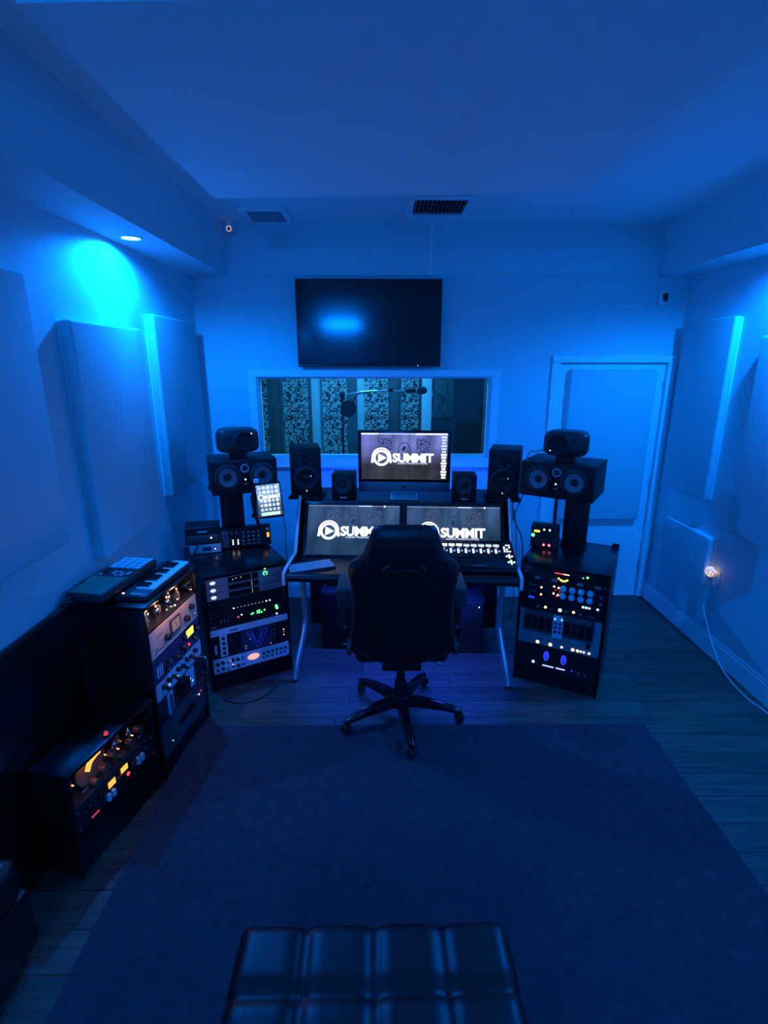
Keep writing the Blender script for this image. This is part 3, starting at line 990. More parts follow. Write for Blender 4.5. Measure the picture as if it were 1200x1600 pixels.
# ------------------------------------------------------------------ screens
def picture(scr, w, h, y, bright=True, dock=True):
    """what the screen shows: wall pictures, headphone logo with play triangle, lettering, dock"""
    web = M_web1 if bright else M_web2
    mot = L_motif if bright else L_motif2

    def at(u, v):
        return ((u - 0.5) * w, y, (v - 0.5) * h)

    def rect(name, u0, u1, v0, v1, mat, d=0.0):
        p = at((u0 + u1) / 2, (v0 + v1) / 2)
        return B(name, ((u1 - u0) * w, 0.0005, (v1 - v0) * h), (p[0], y - d, p[2]), mat, scr)
    rect('wall_picture', 0.20, 0.36, 0.62, 0.90, web)
    rect('wall_picture', 0.64, 0.80, 0.58, 0.895, web)

    def ring(name, u, v, rx, rz, r, a0, a1, mat, d, n=40):
        bm = bmesh.new()
        vs = []
        for i in range(n + 1):
            a = R(a0 + (a1 - a0) * i / n)
            vs.append((bm.verts.new(((rx - r) * math.cos(a), 0, (rz - r) * math.sin(a))), bm.verts.new(((rx + r) * math.cos(a), 0, (rz + r) * math.sin(a)))))
        for p, q in zip(vs[:-1], vs[1:]):
            bm.faces.new((p[0], p[1], q[1], q[0]))
        p = at(u, v)
        return link(name, from_bm(bm, name, mat, False), scr, (p[0], y - d, p[2]))
    # round microphone picture
    ring('microphone_emblem', 0.50, 0.66, 0.068 * w, 0.068 * w * 1.1, 0.004 * w, 0, 360, mot, 0.0006)
    p = at(0.495, 0.67)
    B('microphone_emblem_capsule', (0.03 * w, 0.0004, 0.10 * h), (p[0], y - 0.0006, p[2]), mot, scr, rot=(0, R(25), 0))
    p = at(0.53, 0.63)
    B('microphone_emblem_line', (0.005 * w, 0.0004, 0.20 * h), (p[0], y - 0.0006, p[2]), mot, scr, rot=(0, R(25), 0))
    # logo
    c = (0.235, 0.47)
    ring('logo_ring', c[0], c[1], 0.082 * w, 0.082 * w, 0.013 * w, 0, 360, L_logo, 0.0012)
    ring('logo_headband', c[0], c[1] + 0.01, 0.106 * w, 0.106 * w, 0.0075 * w, -12, 192, L_logo, 0.0012)
    for s in (-1, 1):
        p = at(c[0] + s * 0.103, c[1] - 0.03)
        B('logo_earcup', (0.026 * w, 0.0004, 0.085 * w), (p[0], y - 0.0012, p[2]), L_logo, scr, bev=0.0001, rot=(0, s * R(-8), 0))
    p = at(*c)
    PR('logo_triangle', [(-0.038 * w, -0.050 * w), (0.058 * w, 0), (-0.038 * w, 0.050 * w)], -0.0002, 0.0002, L_logo, scr, loc=(p[0], y - 0.0012, p[2]))
    # lettering
    tx = TEXT('title_lettering', 'SUMMIT', 0.255 * h, (0, 0, 0), L_logo, scr, offset=0.0048 * w, spacing=0.97)
    dims = [v.co.x for v in tx.data.vertices]
    wt = max(dims) - min(dims)
    tx.scale = (0.475 * w / wt, 1, 1)
    p = at(0.365, 0.385)
    tx.location = (p[0] - min(dims) * tx.scale[0], y - 0.0012, p[2])
    st = TEXT('subtitle_lettering', 'AUDIO PRODUCTIONS', 0.05 * h, (0, 0, 0), L_softwhite, scr, offset=0.0008 * w, spacing=1.15)
    dims = [v.co.x for v in st.data.vertices]
    wt = max(dims) - min(dims)
    st.scale = (0.35 * w / wt, 1, 1)
    p = at(0.42, 0.335)
    st.location = (p[0] - min(dims) * st.scale[0], y - 0.0012, p[2])
    # menu bar
    if bright:
        rect('menu_bar', 0.0, 1.0, 0.972, 0.992, L_softwhite)
        for k in range(9):
            rect('menu_item', 0.004 + 0.022 * k, 0.020 + 0.022 * k, 0.968, 0.996, L_logo, 0.0006)
        for k in range(14):
            rect('menu_item', 0.63 + 0.026 * k, 0.648 + 0.026 * k, 0.968, 0.996, L_logo, 0.0006)
    else:
        rect('menu_bar', 0.0, 1.0, 0.975, 0.988, led('menu_dim', (0.3, 0.38, 0.5), 0.6))
        rect('menu_item', 0.83, 0.845, 0.966, 0.996, L_logo, 0.0006)
        rect('menu_item', 0.55, 0.70, 0.972, 0.990, L_softwhite, 0.0006)
    if dock:
        for k in range(15):
            wv = 0.022 + 0.005 * ((k * 7) % 3)
            v0 = 0.03 + k * 0.062
            rect('dock_icon', 0.958 - wv, 0.958 + wv, v0, v0 + 0.040, L_logo if k < 9 else L_softwhite, 0.0006)


# centre computer on the desk's top shelf
t = thing('desktop_computer', 'all-in-one computer standing on the desk shelf', 'computer', DW(0.0, 0.68, 1.10), DRZ)
B('stand_foot', (0.20, 0.17, 0.008), (0, 0.02, 0.004), M_silver, t, bev=0.003)
PR('stand_neck', [(0.055, 0.004), (0.07, 0.004), (0.035, 0.20), (0.02, 0.20)], -0.09, 0.09, M_silver, t, plane='yz')
IW, IH = 0.66, 0.445
B('body', (IW, 0.022, IH), (0, 0.0, 0.045 + IH / 2), M_blackgloss, t, bev=0.008, seg=3)
B('chin', (IW - 0.004, 0.004, 0.072), (0, -0.0125, 0.045 + 0.038), pmat('anodized_chin', (0.14, 0.15, 0.17), 0.45, metal=0.4), t, bev=0.001)
CY('emblem', 0.010, 0.001, (0, -0.0145, 0.083), M_blackgloss, t, axis='-y')
sw, sh = 0.612, 0.332
scr = B('screen', (sw, 0.003, sh), (0, -0.0118, 0.045 + 0.072 + 0.018 + sh / 2 + 0.004), M_wp1, t)
picture(scr, sw, sh, -0.0019)

# two displays sunk in the sloped console
sl = math.atan2(0.33, 0.195)
for sx, lb in ((-1, 'left display sunk in the sloped desk console'), (1, 'right display sunk in the sloped desk console')):
    cy_, cz_ = 0.4575, 0.920
    t = thing('sunken_display', lb, 'display', DW(sx * 0.349 + 0.0, cy_ - 0.008, cz_), DRZ, 'displays in the desk console')
    t.rotation_euler = Euler((-(R(90) - sl), 0, DRZ), 'XYZ')
    dw, dh = 0.690, 0.385
    B('bezel', (dw, 0.016, 0.012), (0, -0.004, dh / 2 - 0.006), M_blackgloss, t, bev=0.002)
    B('bezel', (dw, 0.016, 0.014), (0, -0.004, -dh / 2 + 0.007), M_blackgloss, t, bev=0.002)
    B('bezel', (0.022, 0.016, dh), (-dw / 2 + 0.011, -0.004, 0), M_blackgloss, t, bev=0.002)
    B('bezel', (0.022, 0.016, dh), (dw / 2 - 0.011, -0.004, 0), M_blackgloss, t, bev=0.002)
    scr = B('screen', (dw - 0.044, 0.004, dh - 0.026), (0, 0.0, 0.001), M_wp2, t)
    picture(scr, dw - 0.046, dh - 0.028, -0.0024, bright=False, dock=False)


# ------------------------------------------------------------------ loudspeakers
def driver(parent, name, r, loc, cone=None, cap=0.33):
    """shallow cone standing proud of the baffle, with surround, rim and dust cap"""
    o = LA(name, [(r * 0.80, 0), (r * 0.82, 0.013), (r * 0.76, 0.013), (r * 0.36, 0.003), (0, 0.003)], loc, cone or M_cone, parent, axis='-y', n=32)
    LA('dust_cap', [(r * cap, 0.003), (r * cap * 0.8, 0.003 + r * 0.10), (r * cap * 0.4, 0.003 + r * 0.16), (0, 0.003 + r * 0.18)], (0, 0, 0), M_rubber, o, axis='-y', n=20)
    LA('surround', [(r * 0.78, 0.002), (r * 0.80, 0.014), (r * 0.88, 0.019), (r * 0.97, 0.013), (r * 0.98, 0.002)], (0, 0, 0), M_rubber, o, axis='-y', n=32)
    LA('rim', [(r * 0.97, 0.001), (r * 0.97, 0.013), (r * 1.0, 0.016), (r * 1.10, 0.014), (r * 1.12, 0.001)], (0, 0, 0), M_charcoal, o, axis='-y', n=32)
    return o


for s, lb in ((-1, 'small black cube speaker left of the centre computer'), (1, 'small black cube speaker right of the centre computer')):
    t = thing('cube_speaker', lb, 'speaker', DW(s * 0.428, 0.655, 1.10), DRZ, 'small cube speakers')
    B('cabinet', (0.165, 0.165, 0.185), (0, 0.0, 0.098), M_spk, t, bev=0.006)
    driver(t, 'driver', 0.055, (0, -0.083, 0.11), cone=M_charcoal)
    B('badge', (0.05, 0.003, 0.010), (0.0, -0.084, 0.022), M_silver, t, bev=0.001)
    for fx in (-0.06, 0.06):
        B('rubber_foot', (0.02, 0.12, 0.006), (fx, 0, 0.003), M_rubber, t)

for s, lb in ((-1, 'tall black studio speaker on the left desk arm'), (1, 'tall black studio speaker on the right desk arm')):
    x, y = s * 0.722, 0.70
    p = thing('speaker_pedestal', 'black platform arm under the tall speaker, ' + ('left' if s < 0 else 'right') + ' of the desk', 'speaker stand', DW(x, y, 0.0), DRZ, 'speaker platform arms')
    CY('post', 0.020, 0.285, (0, 0.17, 0.82), M_matte, p)
    B('platform', (0.235, 0.25, 0.022), (-s * 0.015, -0.01, 1.115), M_matte, p, bev=0.006)
    B('clamp', (0.06, 0.06, 0.10), (-s * 0.0, 0.17, 0.86), M_matte, p, bev=0.006)
    t = thing('studio_speaker', lb, 'speaker', DW(x, y, 1.127), DRZ + s * R(-14), 'tall studio speakers')
    B('cabinet', (0.215, 0.27, 0.345), (0, 0, 0.1725), M_spk, t, bev=0.006)
    driver(t, 'woofer', 0.078, (0, -0.136, 0.135), cone=M_matte)
    LA('tweeter', [(0.036, 0), (0.036, 0.003), (0.030, 0.005), (0.016, 0.001), (0.010, 0.004), (0, 0.006)], (0, -0.136, 0.275), M_matte, t, axis='-y', n=24)
    for fx in (-1, 1):
        LA('port', [(0.020, 0.002), (0.024, 0.001), (0.018, 0.0), (0.014, -0.02), (0, -0.02)], (fx * 0.074, -0.137, 0.040), M_dark, t, axis='-y', n=20)
        CY('tweeter_screw', 0.004, 0.003, (fx * 0.03, -0.140, 0.24), M_chrome, t, axis='-y', n=8)
    CY('indicator_light', 0.0035, 0.003, (0, -0.137, 0.043), L_white, t, axis='-y', n=8)
    CY('woofer_screw', 0.004, 0.003, (-0.035, -0.142, 0.155), M_chrome, t, axis='-y', n=8)
    CY('woofer_screw', 0.004, 0.003, (0.032, -0.142, 0.150), led('glint', (0.6, 0.75, 1.0), 0.8), t, axis='-y', n=8)  # glint on the cone, put in as a small glowing stud


def twin_speaker(fl, fr, z0, depth, label, badge):
    f = Frame(fl, fr)
    t = thing('twin_woofer_speaker', label, 'speaker', f.W(f.w / 2, depth / 2, z0), f.rz, 'twin woofer speakers')
    h = 0.222
    PR('cabinet', [(-f.w / 2, 0.0), (f.w / 2, 0.0), (f.w / 2, h), (-f.w / 2, h)], -depth / 2, depth / 2, M_spk, t, bev=0.005)
    for s in (-1, 1):
        driver(t, 'woofer', 0.074, (s * 0.112, -depth / 2 - 0.001, 0.118))
    LA('tweeter', [(0.026, 0), (0.026, 0.004), (0.022, 0.005), (0.019, 0.002), (0.008, 0.004), (0, 0.006)], (0, -depth / 2, 0.170), M_charcoal, t, axis='-y', n=24)
    bm = bmesh.new()
    tube_into(bm, [Vector((0.0245 * math.cos(R(a)), 0, 0.0245 * math.sin(R(a)))) for a in range(0, 361, 12)], 0.0025, 6)
    link('tweeter_ring', from_bm(bm, 'tweeter_ring', M_silverpaint), t, (0, -depth / 2 - 0.004, 0.170))
    CY('indicator_light', 0.005, 0.003, (0, -depth / 2, 0.095), L_white, t, axis='-y', n=10)
    B('badge', (0.026, 0.002, 0.006), (0, -depth / 2 - 0.001, 0.065), M_silver, t)
    return f, t


def oval_speaker(loc, rz, label, flip):
    t = thing('oval_speaker', label, 'speaker', loc, rz, 'small rounded speakers')
    # rounded cast housing lying on its side
    bm = bmesh.new()
    n = 40
    rows = []
    for v, sc in ((-0.095, 0.80), (-0.090, 0.90), (-0.07, 0.975), (-0.02, 1.0), (0.05, 0.97), (0.085, 0.86), (0.095, 0.70)):
        ring_ = []
        for i in range(n):
            a = 2 * math.pi * i / n
            ex = 2 / 4.2
            cx = math.copysign(abs(math.cos(a)) ** ex, math.cos(a)) * 0.138 * sc
            cz = math.copysign(abs(math.sin(a)) ** ex, math.sin(a)) * 0.080 * (0.5 + 0.5 * sc)
            ring_.append(bm.verts.new((cx, v, 0.118 + cz)))
        rows.append(ring_)
    for a, b in zip(rows[:-1], rows[1:]):
        for i in range(n):
            bm.faces.new((a[i], a[(i + 1) % n], b[(i + 1) % n], b[i]))
    bm.faces.new(rows[0])
    bm.faces.new(rows[-1][::-1])
    link('housing', from_bm(bm, 'housing', M_oval, True, 50), t)
    LA('woofer', [(0.058, 0.001), (0.058, 0.004), (0.052, 0.003), (0.046, -0.002), (0.03, -0.012), (0, -0.012)], (flip * 0.046, -0.095, 0.118), M_matte, t, axis='-y', n=30)
    LA('tweeter', [(0.040, 0.001), (0.040, 0.002), (0.016, -0.008), (0.010, -0.004), (0, -0.003)], (-flip * 0.060, -0.095, 0.118), M_oval, t, axis='-y', n=26)
    CY('indicator_light', 0.004, 0.003, (flip * 0.088, -0.094, 0.165 if flip > 0 else 0.075), L_white, t, axis='-y', n=8)
    PR('foot', [(-0.062, 0), (0.062, 0), (0.055, 0.012), (0.05, 0.045), (-0.05, 0.045), (-0.055, 0.012)], -0.06, 0.06, M_rubber, t, bev=0.003)
    return t

# ================================================================== keyboard and control surface on the desk
t = thing('computer_keyboard', 'slim keyboard lying at an angle on the desk left end', 'keyboard', DW(-0.595, 0.135, 0.756), DRZ + R(26))
t.rotation_euler = Euler((R(5), 0, DRZ + R(26)), 'XYZ')
B('body', (0.31, 0.125, 0.012), (0, 0, 0.010), M_charcoal, t, bev=0.004)
M_keycap = pmat('grey_keycaps', (0.50, 0.54, 0.58), 0.5)
for r_ in range(5):
    x = -0.145
    k = 0
    while x < 0.142:
        wd_ = 0.018
        if r_ == 0 and k == 3:
            wd_ = 0.09
        if k == 0:
            wd_ = 0.018 + 0.005 * r_
        wd_ = min(wd_, 0.148 - x)
        if wd_ > 0.008:
            B('key', (wd_ - 0.003, 0.0135, 0.006), (x + wd_ / 2, -0.046 + r_ * 0.0225, 0.018), M_keycap, t)
        x += wd_
        k += 1

CT = thing('control_surface', 'fader control surface with lit buttons on the desk', 'control surface', DW(0.475, 0.105, 0.758), DRZ)
CT.rotation_euler = Euler((R(18), 0, DRZ), 'XYZ')
CWD, CDP = 0.515, 0.285
B('body', (CWD, CDP, 0.035), (0, CDP / 2, 0.030), M_matte, CT, bev=0.006)
B('armrest_edge', (CWD, 0.03, 0.03), (0, -0.008, 0.022), M_matte, CT, bev=0.010, seg=3)
B('badge', (0.085, 0.006, 0.002), (0.02, 0.020, 0.048), M_silver, CT)
L_btn = led('button_white', (0.85, 0.93, 1.0), 1.6)
L_btnb = led('button_blue', (0.12, 0.25, 1.0), 1.4)
L_btnd = led('button_dim', (0.30, 0.50, 0.8), 0.6)
TZ = 0.0478
for c in range(8):
    x = -0.205 + c * 0.049
    B('fader_slot', (0.004, 0.105, 0.002), (x + 0.012, 0.085, TZ), M_dark, CT)
    B('fader_cap', (0.013, 0.022, 0.014), (x + 0.012, 0.105 - 0.004 * (c % 3), TZ + 0.007), M_charcoal, CT, bev=0.003)
    for k in range(3):
        B('lit_button', (0.013, 0.010, 0.004), (x + 0.002, 0.150 + k * 0.0155, TZ + 0.001), L_btn, CT)
    B('lit_button', (0.014, 0.014, 0.004), (x + 0.024, 0.166, TZ + 0.001), L_btnb if c % 2 else L_btnd, CT)
    for k in range(2):
        B('lit_button', (0.038, 0.009, 0.004), (x + 0.010, 0.222 + k * 0.013, TZ + 0.001), L_btn if c < 3 or k == 0 else L_btnd, CT)
    B('lit_button', (0.016, 0.008, 0.004), (x + 0.012, 0.205, TZ + 0.001), L_btnd, CT)
    CY('knob', 0.009, 0.016, (x + 0.012, 0.258, TZ), M_knob, CT, n=14, bev=0.002)
for i in range(3):
    for j in range(4):
        if (i + j) % 4 != 3:
            B('lit_button', (0.011, 0.010, 0.004), (0.198 + i * 0.017, 0.165 + j * 0.022, TZ + 0.001), L_btn, CT)
for dx, dy in ((0, 0), (-0.017, 0), (0.017, 0), (0, 0.015), (0, -0.015)):
    CY('lit_button', 0.0065, 0.004, (0.220 + dx, 0.115 + dy, TZ - 0.001), L_btn, CT, n=10)
    CY('lit_button', 0.0065, 0.004, (0.225 + dx, 0.055 + dy, TZ - 0.001), L_btn, CT, n=10)
for j in range(4):
    B('lit_button', (0.010, 0.018, 0.004), (-0.238, 0.150 + j * 0.028, TZ + 0.001), L_btn, CT)

# ================================================================== racks
def rack(frame, name, label, depth, h, plinth, out=0.0, group=None, inner=0.0):
    """open fronted equipment cabinet: sides, top, plinth, back and rails"""
    w = frame.w
    t = thing(name, label, 'equipment rack', frame.W(0, 0, 0), frame.rz, group)
    s = 0.018
    B('side_panel', (s, depth, h - s), (-out + s / 2, depth / 2, (h - s) / 2), M_rackblack, t, bev=0.002)
    B('side_panel', (s, depth, h - s), (w + out - s / 2, depth / 2, (h - s) / 2), M_rackblack, t, bev=0.002)
    B('top_panel', (w + 2 * out, depth + 0.01, s), (w / 2, depth / 2 - 0.005, h - s / 2), M_rackblack, t, bev=0.003)
    B('plinth', (w + 2 * out - 2 * s, depth - 0.02, plinth), (w / 2, depth / 2, plinth / 2), M_rackblack, t)
    B('back_panel', (w + 2 * out - 2 * s, 0.012, h - s - plinth), (w / 2, depth - 0.008, plinth + (h - s - plinth) / 2), M_black, t)
    for x in (-out + s + 0.006, w + out - s - 0.006):
        B('rack_rail', (0.012, 0.02, h - s - plinth), (x, 0.020, plinth + (h - s - plinth) / 2), M_matte, t)
    return t


class Dev:
    """one rack unit; controls are given in rack coordinates (u along the front, z up)"""

    def __init__(self, frame, name, label, u0, u1, z0, z1, face, cat='rack unit', group=None, depth=0.22, chassis=True, y=0.004):
        self.f, self.u0, self.z0, self.w, self.h = frame, (u0 + u1) / 2, z0, u1 - u0, z1 - z0
        self.y = y
        self.t = thing(name, label, cat, frame.W((u0 + u1) / 2, y, z0), frame.rz, group)
        if face is not None:
            B('faceplate', (self.w, 0.006, self.h - 0.002), (0, 0, self.h / 2), face, self.t, bev=0.001, seg=1)
        if chassis:
            B('chassis', (self.w - 0.05, depth, self.h - 0.006), (0, depth / 2 + 0.004, self.h / 2), M_black, self.t)

    def p(self, u, z, d=0.003):
        return (u - self.u0, -d, z - self.z0)

    def knob(self, u, z, r=0.010, mat=None, h=0.016, name='knob'):
        o = LA(name, [(0, 0), (r, 0), (r, h * 0.7), (r * 0.85, h), (0, h)], self.p(u, z), mat or M_knob, self.t, axis='-y', n=16)
        return o

    def led(self, u, z, mat, r=0.004):
        return LA('indicator_light', [(0, 0), (r, 0), (r, 0.003), (r * 0.6, 0.005), (0, 0.0055)], self.p(u, z), mat, self.t, axis='-y', n=12)

    def rect(self, name, u0, u1, z0, z1, mat, d=0.003, proud=0.003):
        a = self.p((u0 + u1) / 2, (z0 + z1) / 2, d + proud / 2)
        return B(name, (u1 - u0, proud, z1 - z0), a, mat, self.t)

    def screws(self):
        for u in (-self.w / 2 + 0.010, self.w / 2 - 0.010):
            for z in (0.010, self.h - 0.012) if self.h > 0.05 else (self.h / 2,):
                CY('rack_screw', 0.004, 0.003, (u, -0.003, z), M_silver, self.t, axis='-y', n=8)


FL_ = Frame((-1.08, 2.94), (-0.609, 3.208))
FR_ = Frame((0.893, 3.108), (1.362, 2.858))
FS_ = Frame((-1.09, 2.22), (-1.03, 2.70))
FW_ = Frame((-1.225, 1.68), (-1.10, 2.17))

# ---------------------------------------------------------------- left corner rack
rack(FL_, 'corner_rack', 'black equipment rack in the left back corner', 0.60, 0.805, 0.115)
GL = 'units in the left corner rack'
u0, u1 = 0.020, 0.522
for k, (z0, z1, lb) in enumerate(((0.725, 0.775, 'slim grey interface with green ring, top of left corner rack'),
                                  (0.678, 0.724, 'slim grey interface, second unit of left corner rack'),
                                  (0.630, 0.677, 'slim grey interface, third unit of left corner rack'))):
    d = Dev(FL_, 'audio_interface', lb, u0, u1, z0, z1, M_grey, group=GL)
    zc = (z0 + z1) / 2
    d.rect('display_window', 0.155, 0.345, z0 + 0.005, z1 - 0.006, M_blackgloss, proud=0.002)
    d.rect('trim_line', u0, u1, z1 - 0.004, z1 - 0.002, M_silver, proud=0.002)
    o = LA('round_badge', [(0, 0), (0.015, 0), (0.014, 0.003), (0, 0.004)], d.p(0.062, zc), L_softwhite, d.t, axis='-y', n=20)
    o.scale = (1.15, 1, 0.75)
    if k == 0:
        bm = bmesh.new()
        tube_into(bm, [Vector((0.012 * math.cos(R(a)), 0, 0.012 * math.sin(R(a)))) for a in range(-60, 241, 15)], 0.003, 6)
        link('level_ring', from_bm(bm, 'level_ring', L_green), d.t, d.p(0.392, zc, 0.006))
        d.knob(0.150, zc, 0.007, M_knobs)
        for q in (0.185, 0.205, 0.235):
            d.led(q, zc + 0.006 * (q > 0.19), L_softwhite, 0.003)
    else:
        d.knob(0.395, zc + 0.004, 0.009, M_knobs)
    for q in range(4):
        d.led(0.302, z0 + 0.010 + q * 0.009, L_softwhite if k else led('dimdot', (0.3, 0.4, 0.6), 0.5), 0.002)
    d.screws()
d = Dev(FL_, 'patch_light_unit', 'thin black power strip with yellow light topping left corner rack', u0, u1, 0.776, 0.787, M_blackface, group=GL)
d.led(0.392, 0.782, L_yel, 0.0055)
d = Dev(FL_, 'converter_unit', 'black unit with a row of small white lights, left corner rack', u0, u1, 0.535, 0.628, M_blackface, group=GL)
for q in range(11):
    d.led(0.176 + q * 0.0235, 0.556, (L_white if q in (0, 9, 10) else L_softwhite), 0.0042 if q in (0, 9, 10) else 0.0022)
for q in range(6):
    d.knob(0.08 + q * 0.075, 0.595, 0.008)
d.screws()
d = Dev(FL_, 'meter_unit', 'black unit with clustered green lights, left corner rack', u0, u1, 0.440, 0.533, M_blackface, group=GL)
d.led(0.200, 0.489, L_red, 0.006)
d.led(0.222, 0.500, L_white, 0.0045)
for q, zz in ((0.285, 0.488), (0.296, 0.492), (0.325, 0.500), (0.338, 0.502), (0.325, 0.487), (0.338, 0.487), (0.352, 0.487), (0.372, 0.497)):
    d.led(q, zz, L_green, 0.0055)
d.led(0.452, 0.505, L_green, 0.010)
d.led(0.456, 0.490, L_green, 0.009)
d.led(0.452, 0.450, L_cyan, 0.006)
d.rect('label_strip', 0.41, 0.445, 0.449, 0.452, M_silver)
for q in range(3):
    d.knob(0.09 + q * 0.022, 0.485, 0.006, M_knobs)
d.rect('badge', 0.03, 0.06, 0.450, 0.460, M_silver)
d.screws()
d = Dev(FL_, 'module_frame', 'blue topped module frame with hanging patch leads', u0, u1, 0.235, 0.437, M_navy, group=GL)
d.rect('top_strip', u0, u1, 0.392, 0.434, M_bluesilver, proud=0.006)
d.rect('label_strip', 0.14, 0.19, 0.408, 0.418, M_silver, d=0.009)
d.rect('label_strip', 0.33, 0.41, 0.403, 0.419, M_silverpaint, d=0.009)
d.rect('label_strip', 0.45, 0.50, 0.400, 0.422, M_silverpaint, d=0.009)
mods = [(0.024, 0.068, M_blackface), (0.070, 0.118, M_silverpaint), (0.120, 0.205, M_blackface), (0.207, 0.250, M_navy), (0.252, 0.300, M_navy),
        (0.302, 0.350, M_navy), (0.352, 0.398, M_navy), (0.400, 0.440, M_blackface), (0.442, 0.518, M_blackface)]
for a, b, m_ in mods:
    d.rect('module_plate', a + 0.001, b - 0.001, 0.240, 0.390, m_, proud=0.005)
d.rect('label_strip', 0.036, 0.050, 0.270, 0.330, M_silverpaint, d=0.008)
for zz in (0.265, 0.300, 0.335, 0.368):
    d.knob(0.094, zz, 0.0095)
for zz in (0.262, 0.290, 0.318, 0.346, 0.374):
    d.knob(0.425, zz, 0.005, M_knobs)
    d.knob(0.405, zz + 0.006, 0.004, M_knobs)
for zz, m_ in ((0.325, L_white), (0.305, L_red), (0.285, L_warm)):
    d.led(0.491, zz, m_, 0.006)
d.led(0.399, 0.246, L_red, 0.007)
d.led(0.232, 0.275, L_softwhite, 0.005)
d.led(0.232, 0.258, L_softwhite, 0.005)
d.led(0.262, 0.315, L_softwhite, 0.004)
d.led(0.318, 0.280, L_softwhite, 0.004)
M_lead = pmat('blue_patch_lead', (0.10, 0.12, 0.50), 0.5)
for a, b, sag in ((0.245, 0.365, 0.10), (0.26, 0.345, 0.075), (0.275, 0.33, 0.06)):
    TU('patch_lead', [d.p(a, 0.375, 0.01), d.p(a + 0.004, 0.36, 0.04), d.p((a + b) / 2, 0.37 - sag, 0.045), d.p(b - 0.004, 0.36, 0.04), d.p(b, 0.375, 0.01)], 0.004, M_lead, d.t, n=6)
for a, b, sag in ((0.13, 0.19, 0.09), (0.14, 0.20, 0.11)):
    TU('patch_lead', [d.p(a, 0.375, 0.01), d.p(a + 0.004, 0.35, 0.03), d.p((a + b) / 2, 0.37 - sag, 0.035), d.p(b, 0.27, 0.01)], 0.003, M_charcoal, d.t, n=6)
d = Dev(FL_, 'compressor_unit', 'silver compressor with orange meter at bottom of left corner rack', u0, u1, 0.122, 0.228, M_bluesilver, group=GL)
o = LA('oval_meter', [(0, 0), (0.036, 0), (0.034, 0.004), (0, 0.005)], d.p(0.278, 0.182), L_pink, d.t, axis='-y', n=24)
o.scale = (1.1, 1, 0.6)
for q in range(6):
    for zz in (0.150, 0.195):
        d.knob(0.045 + q * 0.032, zz + 0.004 * (q % 2), 0.011 if (q + int(zz * 100)) % 3 else 0.008, M_knob if q % 3 != 2 else M_knobs, 0.014)
d.led(0.135, 0.196, L_pink, 0.008)
d.led(0.142, 0.160, L_pink, 0.007)
for q in range(6):
    d.knob(0.345 + q * 0.030, 0.190, 0.008)
    d.rect('push_button', 0.338 + q * 0.030, 0.350 + q * 0.030, 0.150, 0.164, M_dgrey, proud=0.006)
d.screws()

# items standing on the corner rack
t = thing('mini_rack', 'desktop module rack with knobs on the left corner rack', 'module rack', FL_.W(0.375, 0.405, 0.806), FL_.rz - R(12))
B('case', (0.375, 0.065, 0.14), (0, 0.0325, 0.070), M_matte, t, bev=0.004)
B('module_plate', (0.085, 0.004, 0.128), (-0.140, -0.002, 0.070), M_dgrey, t)
for i in range(4):
    B('module_plate', (0.064, 0.004, 0.128), (-0.062 + i * 0.066, -0.002, 0.070), M_blackface, t)


def kn(t, x, z, r, mat, y=-0.004, h=0.012):
    return LA('knob', [(0, 0), (r, 0), (r, h * 0.7), (r * 0.8, h), (0, h)], (x, y, z), mat, t, axis='-y', n=14)


for i in range(4):
    for j in range(6):
        kn(t, -0.170 + i * 0.020, 0.022 + j * 0.019, 0.006, M_knobs if (i + j) % 3 == 0 else M_grey)
for i in range(2):
    kn(t, -0.078 + i * 0.034, 0.112, 0.007, M_knobs)
    for j in range(3):
        CY('indicator_light', 0.0045, 0.003, (-0.072 + i * 0.034, -0.004, 0.028 + j * 0.014), L_white, t, axis='-y', n=8)
for i in range(4):
    for j in range(3):
        kn(t, 0.000 + i * 0.034, 0.050 + j * 0.030, 0.009, M_knobs)
    B('label_strip', (0.022, 0.002, 0.006), (0.000 + i * 0.034, -0.005, 0.022), M_silver, t)
B('lit_meter', (0.016, 0.005, 0.034), (0.168, -0.005, 0.075), L_amber, t, bev=0.001)
B('blue_badge', (0.022, 0.003, 0.018), (0.166, -0.005, 0.118), M_bluesilver, t)
t = thing('silver_preamp', 'small silver box with round dial at left rack corner', 'preamp', FL_.W(0.112, 0.40, 0.806), FL_.rz - R(14))
B('case', (0.20, 0.15, 0.062), (0, 0.075, 0.033), M_silverpaint, t, bev=0.005)
B('display_window', (0.060, 0.003, 0.030), (0.010, -0.001, 0.032), M_navy, t, bev=0.001)
kn(t, 0.065, 0.034, 0.013, M_knob, -0.001)
CY('dial_light', 0.005, 0.002, (0.065, -0.012, 0.034), L_white, t, axis='-y', n=10)
kn(t, -0.06, 0.036, 0.008, M_knob, -0.001)
t = thing('black_preamp', 'black box with one white light stacked on the silver box', 'preamp', FL_.W(0.102, 0.40, 0.870), FL_.rz - R(14))
B('case', (0.22, 0.16, 0.125), (0, 0.08, 0.0625), M_matte, t, bev=0.010, seg=3)
B('faceplate', (0.200, 0.004, 0.056), (0, -0.002, 0.040), M_dgrey, t, bev=0.001)
B('badge', (0.062, 0.003, 0.008), (0.0, -0.001, 0.092), M_silverpaint, t)
kn(t, 0.055, 0.043, 0.010, M_knob)
CY('indicator_light', 0.0055, 0.004, (0.055, -0.014, 0.050), L_white, t, axis='-y', n=10)
kn(t, -0.055, 0.040, 0.012, M_charcoal)
TU('lead', [(-0.03, -0.004, 0.01), (-0.05, -0.05, -0.02), (-0.07, -0.05, -0.055)], 0.006, M_cable_b, t)


